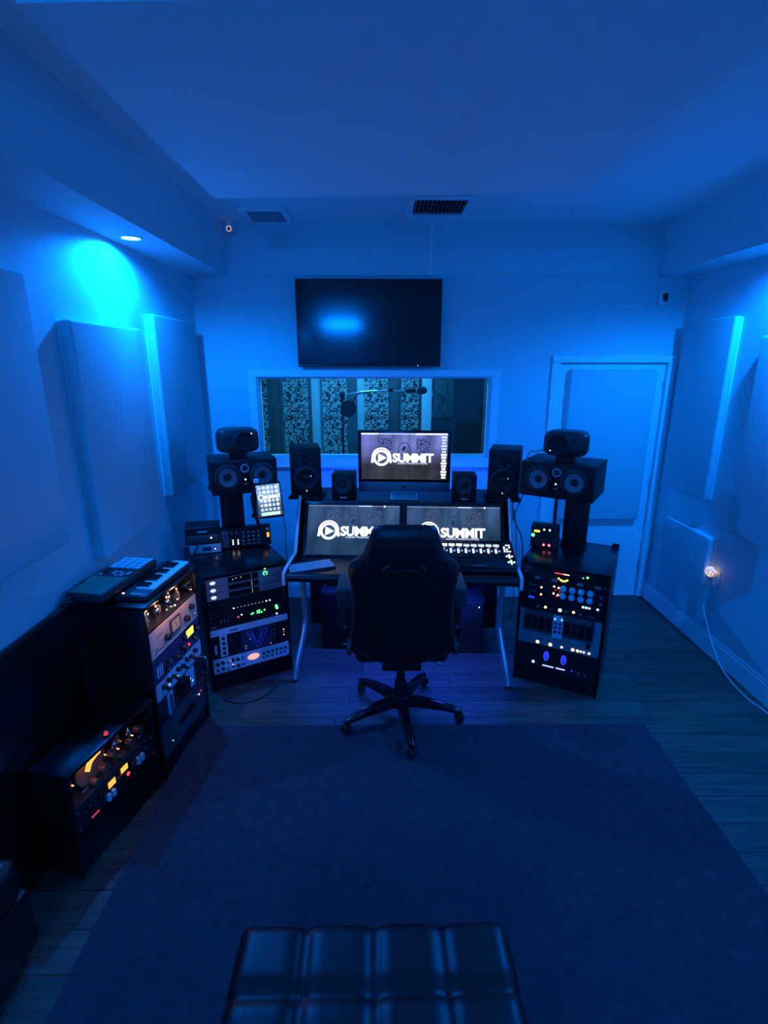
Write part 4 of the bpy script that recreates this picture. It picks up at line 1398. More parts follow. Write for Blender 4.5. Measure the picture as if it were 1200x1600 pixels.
def column(frame, u, v, z0, z1, label, wide=0.16, deep=0.12, extra=None):
    t = thing('speaker_stand', label, 'speaker stand', frame.W(u, v, z0), frame.rz, 'speaker stand columns')
    B('base_plate', (wide + 0.02, deep + 0.015, 0.012), (0, 0, 0.006), M_matte, t, bev=0.003)
    B('column', (wide, deep, z1 - z0 - 0.03), (0, 0, (z1 - z0) / 2 - 0.003), M_matte, t, bev=0.008)
    B('top_plate', (0.25, 0.20, 0.018), (-0.01, 0, z1 - z0 - 0.010), M_matte, t, bev=0.003)
    if extra:
        CY('support_rod', 0.009, z1 - z0 - 0.02, (extra, 0, 0.0), M_matte, t)
    return t


column(FL_, 0.345, 0.540, 0.806, 1.214, 'black column on the left corner rack carrying a speaker', wide=0.145, deep=0.10)
column(FR_, 0.250, 0.445, 0.846, 1.214, 'black column on the right rack carrying a speaker', wide=0.150, deep=0.11, extra=-0.14)
fL, _ = twin_speaker((-1.08, 3.30), (-0.69, 3.46), 1.215, 0.32, 'black twin woofer speaker above the left corner rack', 0)
fR, _ = twin_speaker((0.915, 3.35), (1.30, 3.10), 1.215, 0.36, 'black twin woofer speaker above the right rack', 0)
oval_speaker(fL.W(fL.w * 0.46, 0.14, 1.438), fL.rz - R(4), 'small rounded speaker on top of left twin woofer speaker', 1)
oval_speaker(fR.W(fR.w * 0.52, 0.15, 1.438), fR.rz + R(8), 'small rounded speaker on top of right twin woofer speaker', -1)

# tablet on its arm
t = thing('tablet', 'glowing tablet held upright beside the left twin speaker', 'tablet', (-0.708, 3.29, 1.075), R(8))
t.rotation_euler = Euler((R(-8), R(-5), R(8)), 'XYZ')
B('body', (0.165, 0.009, 0.232), (0, 0, 0.116), M_blackgloss, t, bev=0.004)
M_tab = wallpaper_mat('tablet_wallpaper', (0.05, 0.10, 0.14), (0.16, 0.30, 0.55), None, 1.2)
scr = B('screen', (0.150, 0.002, 0.205), (0, -0.005, 0.116), M_tab, t)
for i in range(5):
    for j in range(6):
        if j != 3:
            B('app_icon', (0.016, 0.0008, 0.016), (-0.052 + i * 0.026, -0.0015, -0.060 + j * 0.0285), L_logo if (i * j) % 3 else L_softwhite, scr)
B('dock_bar', (0.12, 0.0008, 0.020), (0, -0.0015, -0.088), led('dock', (0.6, 1.0, 0.9), 1.0), scr)
bm = bmesh.new()
tube_into(bm, [Vector((-0.05 + 0.016 * math.cos(R(a)), -0.0015, 0.022 + 0.016 * math.sin(R(a)))) for a in range(0, 361, 20)], 0.003, 5)
link('logo_ring', from_bm(bm, 'logo_ring', L_logo), scr)
TEXT('title_lettering', 'SUMMIT', 0.030, (-0.030, -0.0015, 0.012), L_logo, scr, offset=0.0008, spacing=0.95)
t = thing('tablet_holder', 'jointed black arm holding the tablet by the left speaker', 'tablet holder', (-0.80, 3.32, 0.806))
TU('arm', [(0.0, 0.05, 0.14), (-0.02, 0.0, 0.28), (-0.03, -0.01, 0.40), (0.0, -0.012, 0.46)], 0.011, M_matte, t, n=10)
B('clamp', (0.022, 0.02, 0.20), (-0.016, -0.020, 0.385), M_matte, t, bev=0.004)
B('clamp_tip', (0.030, 0.024, 0.026), (0.005, -0.028, 0.512), M_silverpaint, t, bev=0.004)
for zz in (0.28, 0.40):
    CY('joint', 0.017, 0.04, (-0.024, 0.012, zz), M_matte, t, axis='-y', n=14)
TU('charging_lead', [(0.0, -0.02, 0.33), (0.03, -0.04, 0.31), (0.065, -0.03, 0.318)], 0.003, M_cable_w, t, n=6)

# ---------------------------------------------------------------- right rack
rack(FR_, 'right_rack', 'black equipment rack right of the desk, by the door', 0.56, 0.845, 0.105)
t = thing('rack_handle', 'small black catch on the far top corner of right rack', 'catch', FR_.W(0.505, 0.535, 0.846), FR_.rz)
B('base', (0.04, 0.03, 0.008), (0, 0, 0.004), M_matte, t, bev=0.002)
B('tab', (0.045, 0.012, 0.018), (0.004, 0, 0.015), M_matte, t, bev=0.004)
GR = 'units in the right rack'
u0, u1 = 0.019, 0.513
d = Dev(FR_, 'monitor_controller', 'black unit with red bar meter, top of right rack', u0, u1, 0.776, 0.826, M_blackface, group=GR)
d.rect('bar_meter', 0.209, 0.262, 0.7955, 0.800, L_red)
d.rect('bar_meter', 0.262, 0.296, 0.7955, 0.800, L_warm)
d.led(0.401, 0.802, L_green, 0.007)
d.led(0.403, 0.802, L_yel, 0.004)
d.led(0.376, 0.795, L_green, 0.004)
d.rect('badge', 0.035, 0.065, 0.803, 0.809, M_silver)
d.knob(0.040, 0.787, 0.006, M_knobs)
d.knob(0.45, 0.800, 0.012)
d.knob(0.48, 0.800, 0.012)
d = Dev(FR_, 'tube_equalizer', 'black unit with cluster of yellow lights, right rack', u0, u1, 0.728, 0.775, M_blackface, group=GR)
for q in (0.109, 0.211, 0.364, 0.464):
    o = d.knob(q, 0.748, 0.015, M_knobs, 0.010)
    o.scale = (1.2, 1, 0.75)
for q, zz in ((0.236, 0.765), (0.250, 0.757), (0.262, 0.752), (0.275, 0.754), (0.287, 0.762)):
    d.led(q, zz, L_yel, 0.0065)
d.screws()
d = Dev(FR_, 'channel_strip', 'black unit with eight pale round knobs, right rack', u0, u1, 0.625, 0.727, M_blackface, group=GR)
for i in range(4):
    for j in range(2):
        o = d.knob(0.270 + i * 0.0525, 0.703 - j * 0.048, 0.0195, M_knobc, 0.014)
        CY('knob_cap', 0.012, 0.003, (0, -0.013, 0), M_bluesilver, o, axis='-y', n=14)
for q, zz in ((0.138, 0.686), (0.214, 0.707), (0.241, 0.703), (0.139, 0.638), (0.214, 0.660), (0.241, 0.655)):
    d.led(q, zz, L_warm, 0.0062)
for q, zz in ((0.225, 0.685), (0.250, 0.678), (0.232, 0.645)):
    d.led(q, zz, L_red, 0.0035)
d.rect('label_strip', 0.06, 0.105, 0.690, 0.696, M_grey)
d.rect('label_strip', 0.06, 0.105, 0.650, 0.656, M_grey)
for zz in (0.69, 0.65):
    d.knob(0.17, zz, 0.008)
    d.knob(0.49, zz, 0.009, M_knobs)
d = Dev(FR_, 'optical_limiter', 'black unit with blue readout and bright white button, right rack', u0, u1, 0.528, 0.624, M_blackface, group=GR)
d.rect('readout', 0.060, 0.102, 0.598, 0.620, M_navy)
for q in range(3):
    d.rect('readout_digit', 0.064 + q * 0.013, 0.073 + q * 0.013, 0.602, 0.616, L_blue, d=0.006, proud=0.001)
d.led(0.262, 0.556, L_white, 0.011)
d.led(0.173, 0.557, L_warm, 0.008)
d.led(0.343, 0.560, L_warm, 0.008)
for q in (0.130, 0.215, 0.300, 0.385):
    d.knob(q, 0.560, 0.012, M_knob)
    o = CY('knob_cap', 0.009, 0.003, d.p(q, 0.560, 0.019), M_knobs, d.t, axis='-y', n=12)
for q in range(3):
    d.rect('lit_button', 0.388 + q * 0.018, 0.401 + q * 0.018, 0.601, 0.613, L_cyan if q < 2 else L_softwhite)
d.led(0.478, 0.609, L_cyan, 0.007)
d.rect('badge', 0.432, 0.462, 0.546, 0.552, M_grey)
d = Dev(FR_, 'summing_mixer', 'large blue-grey unit with dark fader bays, right rack', u0, u1, 0.284, 0.526, M_dgrey, group=GR)
d.rect('centre_plate', 0.228, 0.288, 0.36, 0.515, M_bluesilver, proud=0.002)
d.rect('end_plate', u0, 0.044, 0.30, 0.525, M_grey, proud=0.002)
d.rect('end_plate', 0.474, u1, 0.30, 0.525, M_grey, proud=0.002)
d.rect('lower_plate', u0, u1, 0.286, 0.372, M_grey, proud=0.0015)
for base in (0.050, 0.296):
    for i in range(4):
        d.rect('module_bay', base + i * 0.044, base + 0.036 + i * 0.044, 0.392, 0.485, M_blackface, proud=0.004)
        for j in range(3):
            d.knob(base + 0.018 + i * 0.044, 0.408 + j * 0.028, 0.008)
        d.knob(base + 0.018 + i * 0.044, 0.503, 0.005, M_knobs)
for q, zz in ((0.238, 0.490), (0.280, 0.492)):
    d.led(q, zz, L_cyan, 0.005)
for j in range(3):
    for q in (0.245, 0.272):
        d.knob(q, 0.465 - j * 0.03, 0.008)
for q in (0.03, 0.06, 0.09):
    d.knob(q, 0.335, 0.008, M_knobs)
for q, m_, r_ in ((0.144, L_warm, 0.011), (0.224, L_warm, 0.011), (0.295, L_white, 0.007), (0.362, L_warm, 0.010), (0.391, L_warm, 0.009), (0.410, L_white, 0.006), (0.428, L_white, 0.006), (0.459, L_white, 0.007)):
    d.led(q, 0.305, m_, r_)
for q in (0.12, 0.20, 0.275, 0.34):
    d.rect('label_strip', q, q + 0.035, 0.352, 0.356, M_silver)
d.rect('switch_bay', 0.435, 0.462, 0.330, 0.372, M_blackface)
d = Dev(FR_, 'power_conditioner', 'black bottom unit with two blue lit loops, right rack', u0, u1, 0.110, 0.282, M_blackface, group=GR)
for q in (0.206, 0.314):
    bm = bmesh.new()
    tube_into(bm, [Vector((0.013 * math.cos(R(a)), 0, 0.030 * math.sin(R(a)))) for a in range(0, 361, 15)], 0.0042, 6)
    link('blue_lamp_loop', from_bm(bm, 'blue_lamp_loop', L_blue), d.t, d.p(q, 0.218, 0.008))
    d.rect('readout_digit', q - 0.004, q + 0.004, 0.202, 0.234, L_blue, proud=0.002)
d.rect('lit_lettering', 0.187, 0.258, 0.142, 0.150, led('blue_white', (0.35, 0.45, 1.0), 1.3))
d.rect('lit_lettering', 0.272, 0.328, 0.144, 0.152, led('blue_white', (0, 0, 0), 1))
d.led(0.127, 0.155, L_cyan, 0.009)
d.led(0.37, 0.155, L_blue, 0.005)
for q in (0.06, 0.10, 0.15, 0.38, 0.42, 0.46):
    d.knob(q, 0.22, 0.013)
for q in (0.41, 0.45):
    d.knob(q, 0.150, 0.006, M_grey)

t = thing('lunchbox_preamp', 'small black preamp box with green and red lights on right rack', 'preamp', FR_.W(0.080, 0.285, 0.846), FR_.rz + R(6))
B('case', (0.180, 0.10, 0.150), (0, 0.05, 0.078), M_matte, t, bev=0.004)
B('faceplate', (0.172, 0.004, 0.142), (0, -0.002, 0.078), M_blackface, t)
B('lit_meter', (0.036, 0.004, 0.014), (-0.050, -0.006, 0.118), L_yel, t, bev=0.001)
CY('indicator_light', 0.012, 0.004, (-0.074, -0.004, 0.088), L_green, t, axis='-y', n=14)
for i, x in enumerate((-0.005, 0.030)):
    for j in range(3):
        kn(t, x, 0.052 + j * 0.026, 0.008, M_knob if j else M_dgrey)
    CY('indicator_light', 0.006, 0.003, (x, -0.004, 0.132), L_white, t, axis='-y', n=10)
    CY('indicator_light', 0.009, 0.005, (x + 0.004, -0.004, 0.027), L_red, t, axis='-y', n=12)
    CY('indicator_light', 0.004, 0.007, (x + 0.004, -0.004, 0.027), L_white, t, axis='-y', n=10)
for x in (-0.07, 0.07):
    B('rubber_foot', (0.016, 0.08, 0.004), (x, 0.05, 0.002), M_rubber, t)


def glow(name, loc, power, color, r=0.02):
    d_ = bpy.data.lights.new(name, 'POINT')
    d_.energy = power
    d_.color = color
    d_.shadow_soft_size = r
    o_ = bpy.data.objects.new(name, d_)
    COL.objects.link(o_)
    o_.location = loc
    return o_


# ---------------------------------------------------------------- side rack against the left wall
rack(FS_, 'side_rack', 'tall black equipment rack against the left wall', 0.36, 0.965, 0.10, out=0.018)
GS = 'units in the tall side rack'
u0, u1 = 0.003, 0.478
M_tubeglass = led('tube', (1.0, 0.55, 0.25), 1.4)
# open fronted tube unit
d = Dev(FS_, 'tube_preamp', 'open tube preamp with glowing valves at top of side rack', u0, u1, 0.815, 0.935, None, group=GS, chassis=False)
B('chassis_floor', (0.46, 0.20, 0.006), (0, 0.10, 0.003), M_charcoal, d.t)
B('chassis_back', (0.46, 0.004, 0.112), (0, 0.20, 0.056), M_black, d.t)
B('front_rail', (0.46, 0.006, 0.012), (0, 0.003, 0.006), M_charcoal, d.t)
for i in range(7):
    x = -0.18 + i * 0.052
    tb = LA('valve', [(0, 0), (0.012, 0), (0.013, 0.03), (0.010, 0.045), (0.003, 0.052), (0, 0.052)], (x, 0.045 + 0.02 * (i % 2), 0.010), M_chrome if i % 3 else pmat('valve_glass', (0.3, 0.25, 0.2), 0.1), d.t, n=14)
    CY('filament', 0.004, 0.010, (0, 0, 0.054), M_tubeglass, tb, n=8)
for x, z, r_ in ((0.175, 0.062, 0.004), (-0.06, 0.045, 0.003), (0.05, 0.05, 0.004), (0.02, 0.03, 0.005)):
    CY('indicator_light', r_, 0.003, (x, 0.0, z), L_white, d.t, axis='-y', n=8)
B('top_bar', (0.06, 0.012, 0.006), (0.18, 0.01, 0.082), M_silver, d.t)
for i in range(3):
    CY('transformer', 0.022, 0.05, (-0.1 + i * 0.12, 0.13, 0.006), M_copper, d.t, n=16)
B('cable_bundle', (0.05, 0.03, 0.05), (0.12, 0.05, 0.03), M_charcoal, d.t, bev=0.012)
for q in (0.13, 0.33):  # small lamps added to throw warm light on the faceplate below
    lp = TU('lamp_tube', [(q - 0.24, 0.02, 0.104), (q - 0.24, -0.030, 0.104), (q - 0.24, -0.062, 0.098)], 0.007, M_matte, d.t, n=8)
    CY('lamp_lens', 0.006, 0.003, (q - 0.24, -0.058, 0.089), M_tubeglass, lp, n=10)
    glow('rack_lamp', FS_.W(q, -0.055, 0.895), 0.42, (1.0, 0.50, 0.26), 0.008)
d = Dev(FS_, 'vintage_limiter', 'cream faced limiter with square meter, side rack', u0, u1, 0.675, 0.812, M_beige, group=GS)
m_ = d.rect('meter', 0.185, 0.282, 0.712, 0.792, pmat('brown_bezel', (0.10, 0.05, 0.035), 0.4), proud=0.008)
d.rect('meter_dial', 0.196, 0.271, 0.724, 0.782, pmat('meter_dial', (0.55, 0.38, 0.28), 0.5, em=(1.0, 0.5, 0.3), es=0.10, sample=False), d=0.011, proud=0.001)
B('meter_needle', (0.002, 0.001, 0.045), d.p(0.235, 0.752, 0.0128), M_blackface, d.t, rot=(0, R(-25), 0))
d.knob(0.142, 0.728, 0.017, M_knob, 0.022)
d.knob(0.344, 0.728, 0.017, M_knob, 0.022)
d.knob(0.405, 0.768, 0.015, M_knob, 0.022)
d.knob(0.430, 0.715, 0.010, M_knobs)
for q in (0.050, 0.066):
    CY('toggle_switch', 0.005, 0.022, d.p(q, 0.715), M_chrome, d.t, axis='-y', n=10)
d.rect('edge_line', u0, u1, 0.676, 0.680, M_white, proud=0.002)
d.rect('lettering', 0.06, 0.12, 0.766, 0.772, pmat('print_brown', (0.3, 0.2, 0.14), 0.5), proud=0.0008)
d.screws()
d = Dev(FS_, 'navy_equalizer', 'navy unit with glowing yellow meter, side rack', u0, u1, 0.533, 0.673, M_navy, group=GS)
d.rect('meter_frame', 0.315, 0.410, 0.610, 0.665, M_blackface, proud=0.006)
d.rect('lit_meter', 0.325, 0.400, 0.616, 0.658, L_yel, d=0.009, proud=0.002)
d.led(0.351, 0.568, L_red, 0.008)
for q, zz in ((0.30, 0.640), (0.27, 0.60), (0.20, 0.585), (0.30, 0.565), (0.13, 0.60), (0.11, 0.565), (0.24, 0.555), (0.40, 0.580), (0.44, 0.62)):
    o = d.knob(q, zz, 0.013, M_knob, 0.02)
    CY('knob_cap', 0.009, 0.003, (0, -0.019, 0), M_knobs, o, axis='-y', n=12)
for q in (0.03, 0.05, 0.07):
    d.rect('label_strip', q, q + 0.008, 0.56, 0.62, M_bluesilver)
d.screws()
d = Dev(FS_, 'mastering_compressor', 'pale blue unit with dark knobs, side rack', u0, u1, 0.437, 0.531, M_bluesilver, group=GS)
for q in range(8):
    d.knob(0.06 + q * 0.048, 0.495 + 0.010 * ((q * 3) % 2), 0.012, M_knob, 0.02)
    if q % 2:
        d.knob(0.05 + q * 0.048, 0.460, 0.009, M_knob, 0.018)
for q, zz in ((0.19, 0.475), (0.205, 0.462), (0.12, 0.47)):
    d.led(q, zz, L_softwhite, 0.005)
d.screws()
d = Dev(FS_, 'stepped_unit', 'short pale unit with dark module below the pale blue unit', u0, u1, 0.300, 0.435, M_blackface, group=GS)
d.rect('module_plate', 0.272, 0.366, 0.318, 0.433, M_bluesilver, proud=0.004)
d.rect('module_plate', 0.085, 0.135, 0.315, 0.433, M_silverpaint, proud=0.004)
d.rect('module_block', 0.195, 0.262, 0.345, 0.430, M_matte, proud=0.035)
d.rect('lit_meter', 0.271, 0.284, 0.345, 0.395, L_amber, d=0.007, proud=0.002)
d.led(0.338, 0.350, L_cyan, 0.007)
d.led(0.318, 0.375, L_cyan, 0.004)
for zz in (0.335, 0.36, 0.385, 0.41):
    d.knob(0.110, zz, 0.012, M_navy, 0.012)
TU('handle', [d.p(0.452, 0.330, 0.0), d.p(0.452, 0.332, 0.035), d.p(0.452, 0.40, 0.04), d.p(0.452, 0.428, 0.035), d.p(0.452, 0.430, 0.0)], 0.006, M_chrome, d.t, n=8)
d = Dev(FS_, 'blank_drawer', 'dark blank drawer at the bottom of the side rack', u0, u1, 0.105, 0.298, M_dgrey, group=GS)
d.led(0.394, 0.223, L_white, 0.005)
d.led(0.42, 0.228, L_red, 0.003)
d.led(0.086, 0.160, L_softwhite, 0.003)
d.rect('drawer_pull', 0.16, 0.32, 0.20, 0.22, M_matte, proud=0.018)
for q, zz in ((0.20, 0.27), (0.25, 0.265), (0.31, 0.255), (0.37, 0.25)):
    d.knob(q, zz, 0.008, M_dgrey)

# ---------------------------------------------------------------- controllers lying on the side rack
kf = Frame((-1.098, 2.262), (-1.045, 2.70))
t = thing('mini_keyboard', 'small piano keyboard controller on the tall side rack', 'keyboard controller', kf.W(0, 0, 0.966), kf.rz)
KL = kf.w
B('body', (KL, 0.165, 0.028), (KL / 2, 0.0825, 0.015), M_charcoal, t, bev=0.005)
nk = 15
kw = (KL - 0.075) / nk
for i in range(nk):
    B('white_key', (kw - 0.0016, 0.088, 0.010), (0.068 + kw * (i + 0.5), 0.046, 0.033), M_key, t, bev=0.001, seg=1)
for i in range(nk - 1):
    if i % 7 not in (2, 6):
        B('black_key', (kw * 0.5, 0.056, 0.012), (0.068 + kw * (i + 1), 0.064, 0.042), M_blackgloss, t, bev=0.001, seg=1)
for i in range(8):
    CY('knob', 0.009, 0.014, (0.13 + i * 0.040, 0.112, 0.028), M_knob, t, n=14)
B('touch_strip', (0.010, 0.06, 0.003), (0.022, 0.06, 0.030), M_silverpaint, t)
B('touch_strip', (0.010, 0.06, 0.003), (0.044, 0.06, 0.030), M_grey, t)
CY('indicator_light', 0.006, 0.004, (0.02, 0.125, 0.028), led('rose', (1.0, 0.6, 0.6), 2.0), t, n=10)
B('rubber_foot', (KL - 0.04, 0.13, 0.004), (KL / 2, 0.0825, 0.001), M_rubber, t)

pf = Frame((-1.252, 2.165), (-1.185, 2.61))
t = thing('pad_controller', 'drum pad controller with square grey pads on side rack', 'pad controller', pf.W(0, 0, 0.966), pf.rz)
PL_ = pf.w
PD = 0.175
B('riser', (PL_ - 0.10, 0.10, 0.036), (PL_ / 2 + 0.04, 0.125, 0.018), M_matte, t, bev=0.004)
B('body', (PL_, PD, 0.042), (PL_ / 2, PD / 2, 0.061), M_charcoal, t, bev=0.006)
B('lower_panel', (0.19, PD - 0.012, 0.003), (0.10, PD / 2, 0.083), M_teal, t, bev=0.001)
B('pad_bed', (0.225, PD - 0.008, 0.003), (PL_ - 0.118, PD / 2, 0.083), M_blackface, t)
for i in range(4):
    for j in range(4):
        B('pad', (0.031, 0.036, 0.006), (PL_ - 0.135 + i * 0.036, 0.025 + j * 0.0415, 0.087), M_pad, t, bev=0.002)
for i in range(3):
    for j in range(6):
        B('push_button', (0.012, 0.014, 0.004), (0.215 + i * 0.019, 0.020 + j * 0.026, 0.086), M_pad if (i + j) % 3 else M_dgrey, t)
CY('dial', 0.014, 0.018, (0.225, 0.13, 0.084), M_knob, t, n=18)
B('edge_bar', (0.12, 0.004, 0.003), (0.20, PD - 0.004, 0.085), M_silver, t)
t = thing('carry_handle', 'dark curved cable loop hanging off the pad controller end', 'cable', (-1.395, 2.19, 0.990))
TU('loop', [(0.02, 0.03, 0.030), (-0.01, -0.02, 0.034), (-0.025, -0.055, 0.012), (-0.025, -0.062, -0.04), (-0.02, -0.058, -0.12)], 0.006, M_cable_b, t)
B('plug', (0.014, 0.03, 0.014), (0.02, 0.04, 0.030), M_matte, t, bev=0.003)

# tall board and low rack
t = thing('tall_board', 'tall black board standing against left wall behind low rack', 'board', (WL + 0.019, 1.825, 0.0))
B('panel', (0.022, 0.74, 0.985), (0.012, 0, 0.4975), M_rackblack, t, bev=0.003)
B('top_edge', (0.026, 0.74, 0.012), (0.014, 0, 0.993), M_matte, t, bev=0.003)
B('foot', (0.024, 0.7, 0.01), (0.013, 0, 0.005), M_matte, t)

t = rack(FW_, 'low_rack', 'low black equipment rack in the dark left foreground', 0.175, 0.505, 0.20, out=0.004)
GW = 'units in the low rack'
u0, u1 = 0.016, 0.490
d = Dev(FW_, 'valve_amplifier', 'open valve amplifier with amber lit arch in low rack', u0, u1, 0.318, 0.484, None, group=GW, chassis=False)
B('chassis_floor', (0.47, 0.15, 0.006), (0, 0.08, 0.003), M_charcoal, d.t)
B('chassis_back', (0.47, 0.004, 0.16), (0, 0.150, 0.08), pmat('amp_back', (0.10, 0.06, 0.045), 0.5), d.t)
B('front_rail', (0.47, 0.006, 0.008), (0, 0.003, 0.004), M_charcoal, d.t)
bm = bmesh.new()
tube_into(bm, spline([Vector((-0.135, 0.0, 0.108)), Vector((-0.115, 0, 0.138)), Vector((-0.08, 0, 0.150)), Vector((-0.065, 0, 0.150))], 6), 0.010, 10)
link('lit_arch', from_bm(bm, 'lit_arch', L_amber), d.t, (0, 0.012, 0))
LA('lamp_bowl', [(0, -0.02), (0.03, -0.018), (0.06, 0.0), (0.075, 0.01), (0.07, 0.012), (0, -0.01)], (-0.10, 0.05, 0.09), pmat('bronze', (0.35, 0.2, 0.1), 0.4, metal=0.6), d.t, axis='-y', n=24)
for i in range(9):
    x = -0.20 + i * 0.046
    tb = LA('valve', [(0, 0), (0.014, 0), (0.015, 0.045), (0.010, 0.062), (0.003, 0.07), (0, 0.07)], (x, 0.07 + 0.03 * (i % 2), 0.008), M_copper if i % 2 else M_chrome, d.t, n=14)
    CY('filament', 0.003, 0.008, (0, -0.016, 0.03), M_tubeglass, tb, axis='-y', n=8)
for i in range(7):
    CY('valve_pin', 0.003, 0.035, (-0.17 + i * 0.055, 0.02 + 0.015 * (i % 2), 0.03 + 0.035 * ((i * 2) % 3)), M_chrome, d.t, axis='x', n=6)
for i in range(6):
    o = CY('coil', 0.018, 0.03, (-0.10 + i * 0.055, 0.035, 0.02 + 0.028 * (i % 3)), M_copper, d.t, axis='-y', n=14)
glow('amber_lamp', FW_.W(0.145, 0.03, 0.425), 0.03, (1.0, 0.45, 0.14), 0.02)
glow('valve_lamp', FW_.W(0.36, 0.05, 0.445), 0.012, (1.0, 0.45, 0.22), 0.02)
d = Dev(FW_, 'meter_bridge', 'black unit with two amber meters and white keys, low rack', u0, u1, 0.212, 0.316, M_blackface, group=GW, depth=0.12)
d.rect('lit_meter', 0.270, 0.310, 0.282, 0.308, L_amber)
d.rect('lit_meter', 0.192, 0.232, 0.272, 0.300, L_amber)
for q in (0.180, 0.208):
    d.rect('white_key', q - 0.008, q + 0.008, 0.226, 0.256, M_knobw, proud=0.014)
for q in (0.372, 0.398):
    d.rect('white_key', q - 0.008, q + 0.008, 0.252, 0.286, M_knobw, proud=0.014)
d.rect('white_key', 0.425, 0.435, 0.270, 0.295, M_dgrey, proud=0.012)
d.led(0.308, 0.250, L_red, 0.009)
d.rect('red_mark', 0.085, 0.125, 0.222, 0.228, led('dim_red', (0.8, 0.05, 0.08), 0.7))
for q in (0.05, 0.08, 0.11, 0.14, 0.25, 0.34):
    d.knob(q, 0.285, 0.010, M_knob, 0.018)
d.screws()
t = thing('red_pilot_lamp', 'small red pilot lamp on the low rack top edge', 'pilot lamp', FW_.W(0.236, 0.012, 0.506), FW_.rz)
CY('base', 0.012, 0.008, (0, 0, 0), M_matte, t, n=14)
LA('lens', [(0.009, 0), (0.009, 0.010), (0.005, 0.016), (0, 0.018)], (0, 0, 0.008), led('dim_red', (0, 0, 0), 1), t, n=14)

# ================================================================== chair
CH = thing('gaming_chair', 'black leather gaming chair facing the desk', 'chair', (0.118, 2.70, 0.008))


def chair_back():
    half = [(0.0, 1.292), (0.10, 1.290), (0.145, 1.284), (0.160, 1.262), (0.180, 1.20), (0.200, 1.145), (0.225, 1.112), (0.262, 1.085), (0.280, 1.050), (0.283, 1.015),
            (0.272, 0.96), (0.262, 0.90), (0.264, 0.80), (0.270, 0.70), (0.284, 0.630), (0.280, 0.590), (0.243, 0.530), (0.18, 0.490), (0.09, 0.466), (0.0, 0.458)]
    pts = half + [(-x, z) for x, z in half[-2:0:-1]]
    cx, cz = 0.0, 0.88
    bm = bmesh.new()
    rings = []
    # concentric rings from the rear face over the rounded edge to the front face
    for k, (sc, dy) in enumerate(((0.0, -0.052), (0.35, -0.051), (0.65, -0.048), (0.84, -0.044), (0.94, -0.034), (0.985, -0.018), (1.0, 0.0),
                                  (0.985, 0.022), (0.94, 0.046), (0.86, 0.060), (0.70, 0.050), (0.40, 0.040), (0.0, 0.036))):
        if sc == 0.0:
            rings.append([bm.verts.new((cx, dy, cz))])
            continue
        ring_ = []
        for x, z in pts:
            X = cx + (x - cx) * sc
            Z = cz + (z - cz) * sc
            ring_.append(bm.verts.new((X, dy, Z)))
        rings.append(ring_)
    n = len(pts)
    for a, b in zip(rings[:-1], rings[1:]):
        for i in range(n):
            j = (i + 1) % n
            if len(a) == 1:
                bm.faces.new((a[0], b[i], b[j]))
            elif len(b) == 1:
                bm.faces.new((a[i], a[j], b[0]))
            else:
                bm.faces.new((a[i], a[j], b[j], b[i]))
    for v in bm.verts:
        # recline and slight wrap of the wings towards the sitter
        v.co.y += -0.139 * (v.co.z - 0.5) + 0.35 * v.co.x ** 2 - 0.185
    return link('backrest', from_bm(bm, 'backrest', M_leather, True, 60), CH)


bk = chair_back()


def on_back(x, z, d=0.056):
    return (x, -0.139 * (z - 0.5) + 0.35 * x * x - 0.185 - d, z)


TU('seam', [on_back(x, z) for x, z in ((-0.20, 0.945), (-0.145, 0.985), (-0.085, 1.045), (-0.05, 1.06), (0.05, 1.06), (0.085, 1.045), (0.145, 0.985), (0.20, 0.945))], 0.005, M_leather2, bk, n=6)
TU('seam', [on_back(x, z, 0.053) for x, z in ((-0.14, 1.225), (0.14, 1.225))], 0.0045, M_leather2, bk, n=6, smooth=False)
for s in (-1, 1):
    B('strap_slot', (0.045, 0.010, 0.016), on_back(s * 0.092, 1.078, 0.052), M_charcoal, bk, bev=0.004, rot=(0, s * R(38), 0))
    TU('seam', [on_back(s * x, z, d_) for x, z, d_ in ((0.205, 1.10, 0.045), (0.225, 0.98, 0.046), (0.215, 0.80, 0.047), (0.225, 0.62, 0.044))], 0.004, M_leather2, bk, n=6)
# head cushion seen over the top edge
B('head_cushion', (0.27, 0.09, 0.16), (0, -0.185 - 0.139 * 0.70 + 0.095, 1.17), M_leather2, CH, bev=0.035, seg=4)
# seat
M_armpad = pmat('armrest_vinyl', (0.035, 0.04, 0.045), 0.5, bump=0.1)
B('seat', (0.52, 0.48, 0.105), (0, 0.085, 0.490), M_leather, CH, bev=0.045, seg=4)
for s in (-1, 1):
    B('seat_bolster', (0.09, 0.46, 0.10), (s * 0.235, 0.08, 0.535), M_leather2, CH, bev=0.035, seg=4)
    # armrest: pad, post, bracket
    ar = B('armrest', (0.080, 0.25, 0.035), (s * 0.318, 0.045, 0.845), M_armpad, CH, bev=0.016, seg=4)
    PR('armrest_shell', [(-0.122, -0.010), (-0.128, -0.05), (-0.115, -0.105), (-0.08, -0.125), (0.02, -0.11), (0.10, -0.05), (0.115, -0.010)], -0.036, 0.036, M_armpad, ar, plane='yz', bev=0.016, seg=4)
    B('armrest_post', (0.045, 0.06, 0.24), (s * 0.318, 0.03, 0.60), M_matte, CH, bev=0.006)
    B('armrest_bracket', (0.11, 0.06, 0.014), (s * 0.285, 0.03, 0.478), M_chrome, CH, bev=0.003)
    CY('adjust_knob', 0.014, 0.02, (s * 0.318, 0.0, 0.60), M_chrome, CH, axis='-y', n=14)
    CY('hinge_cover', 0.045, 0.02, (s * 0.29 - (0.01), -0.14, 0.545), M_charcoal, CH, axis='x', n=20)
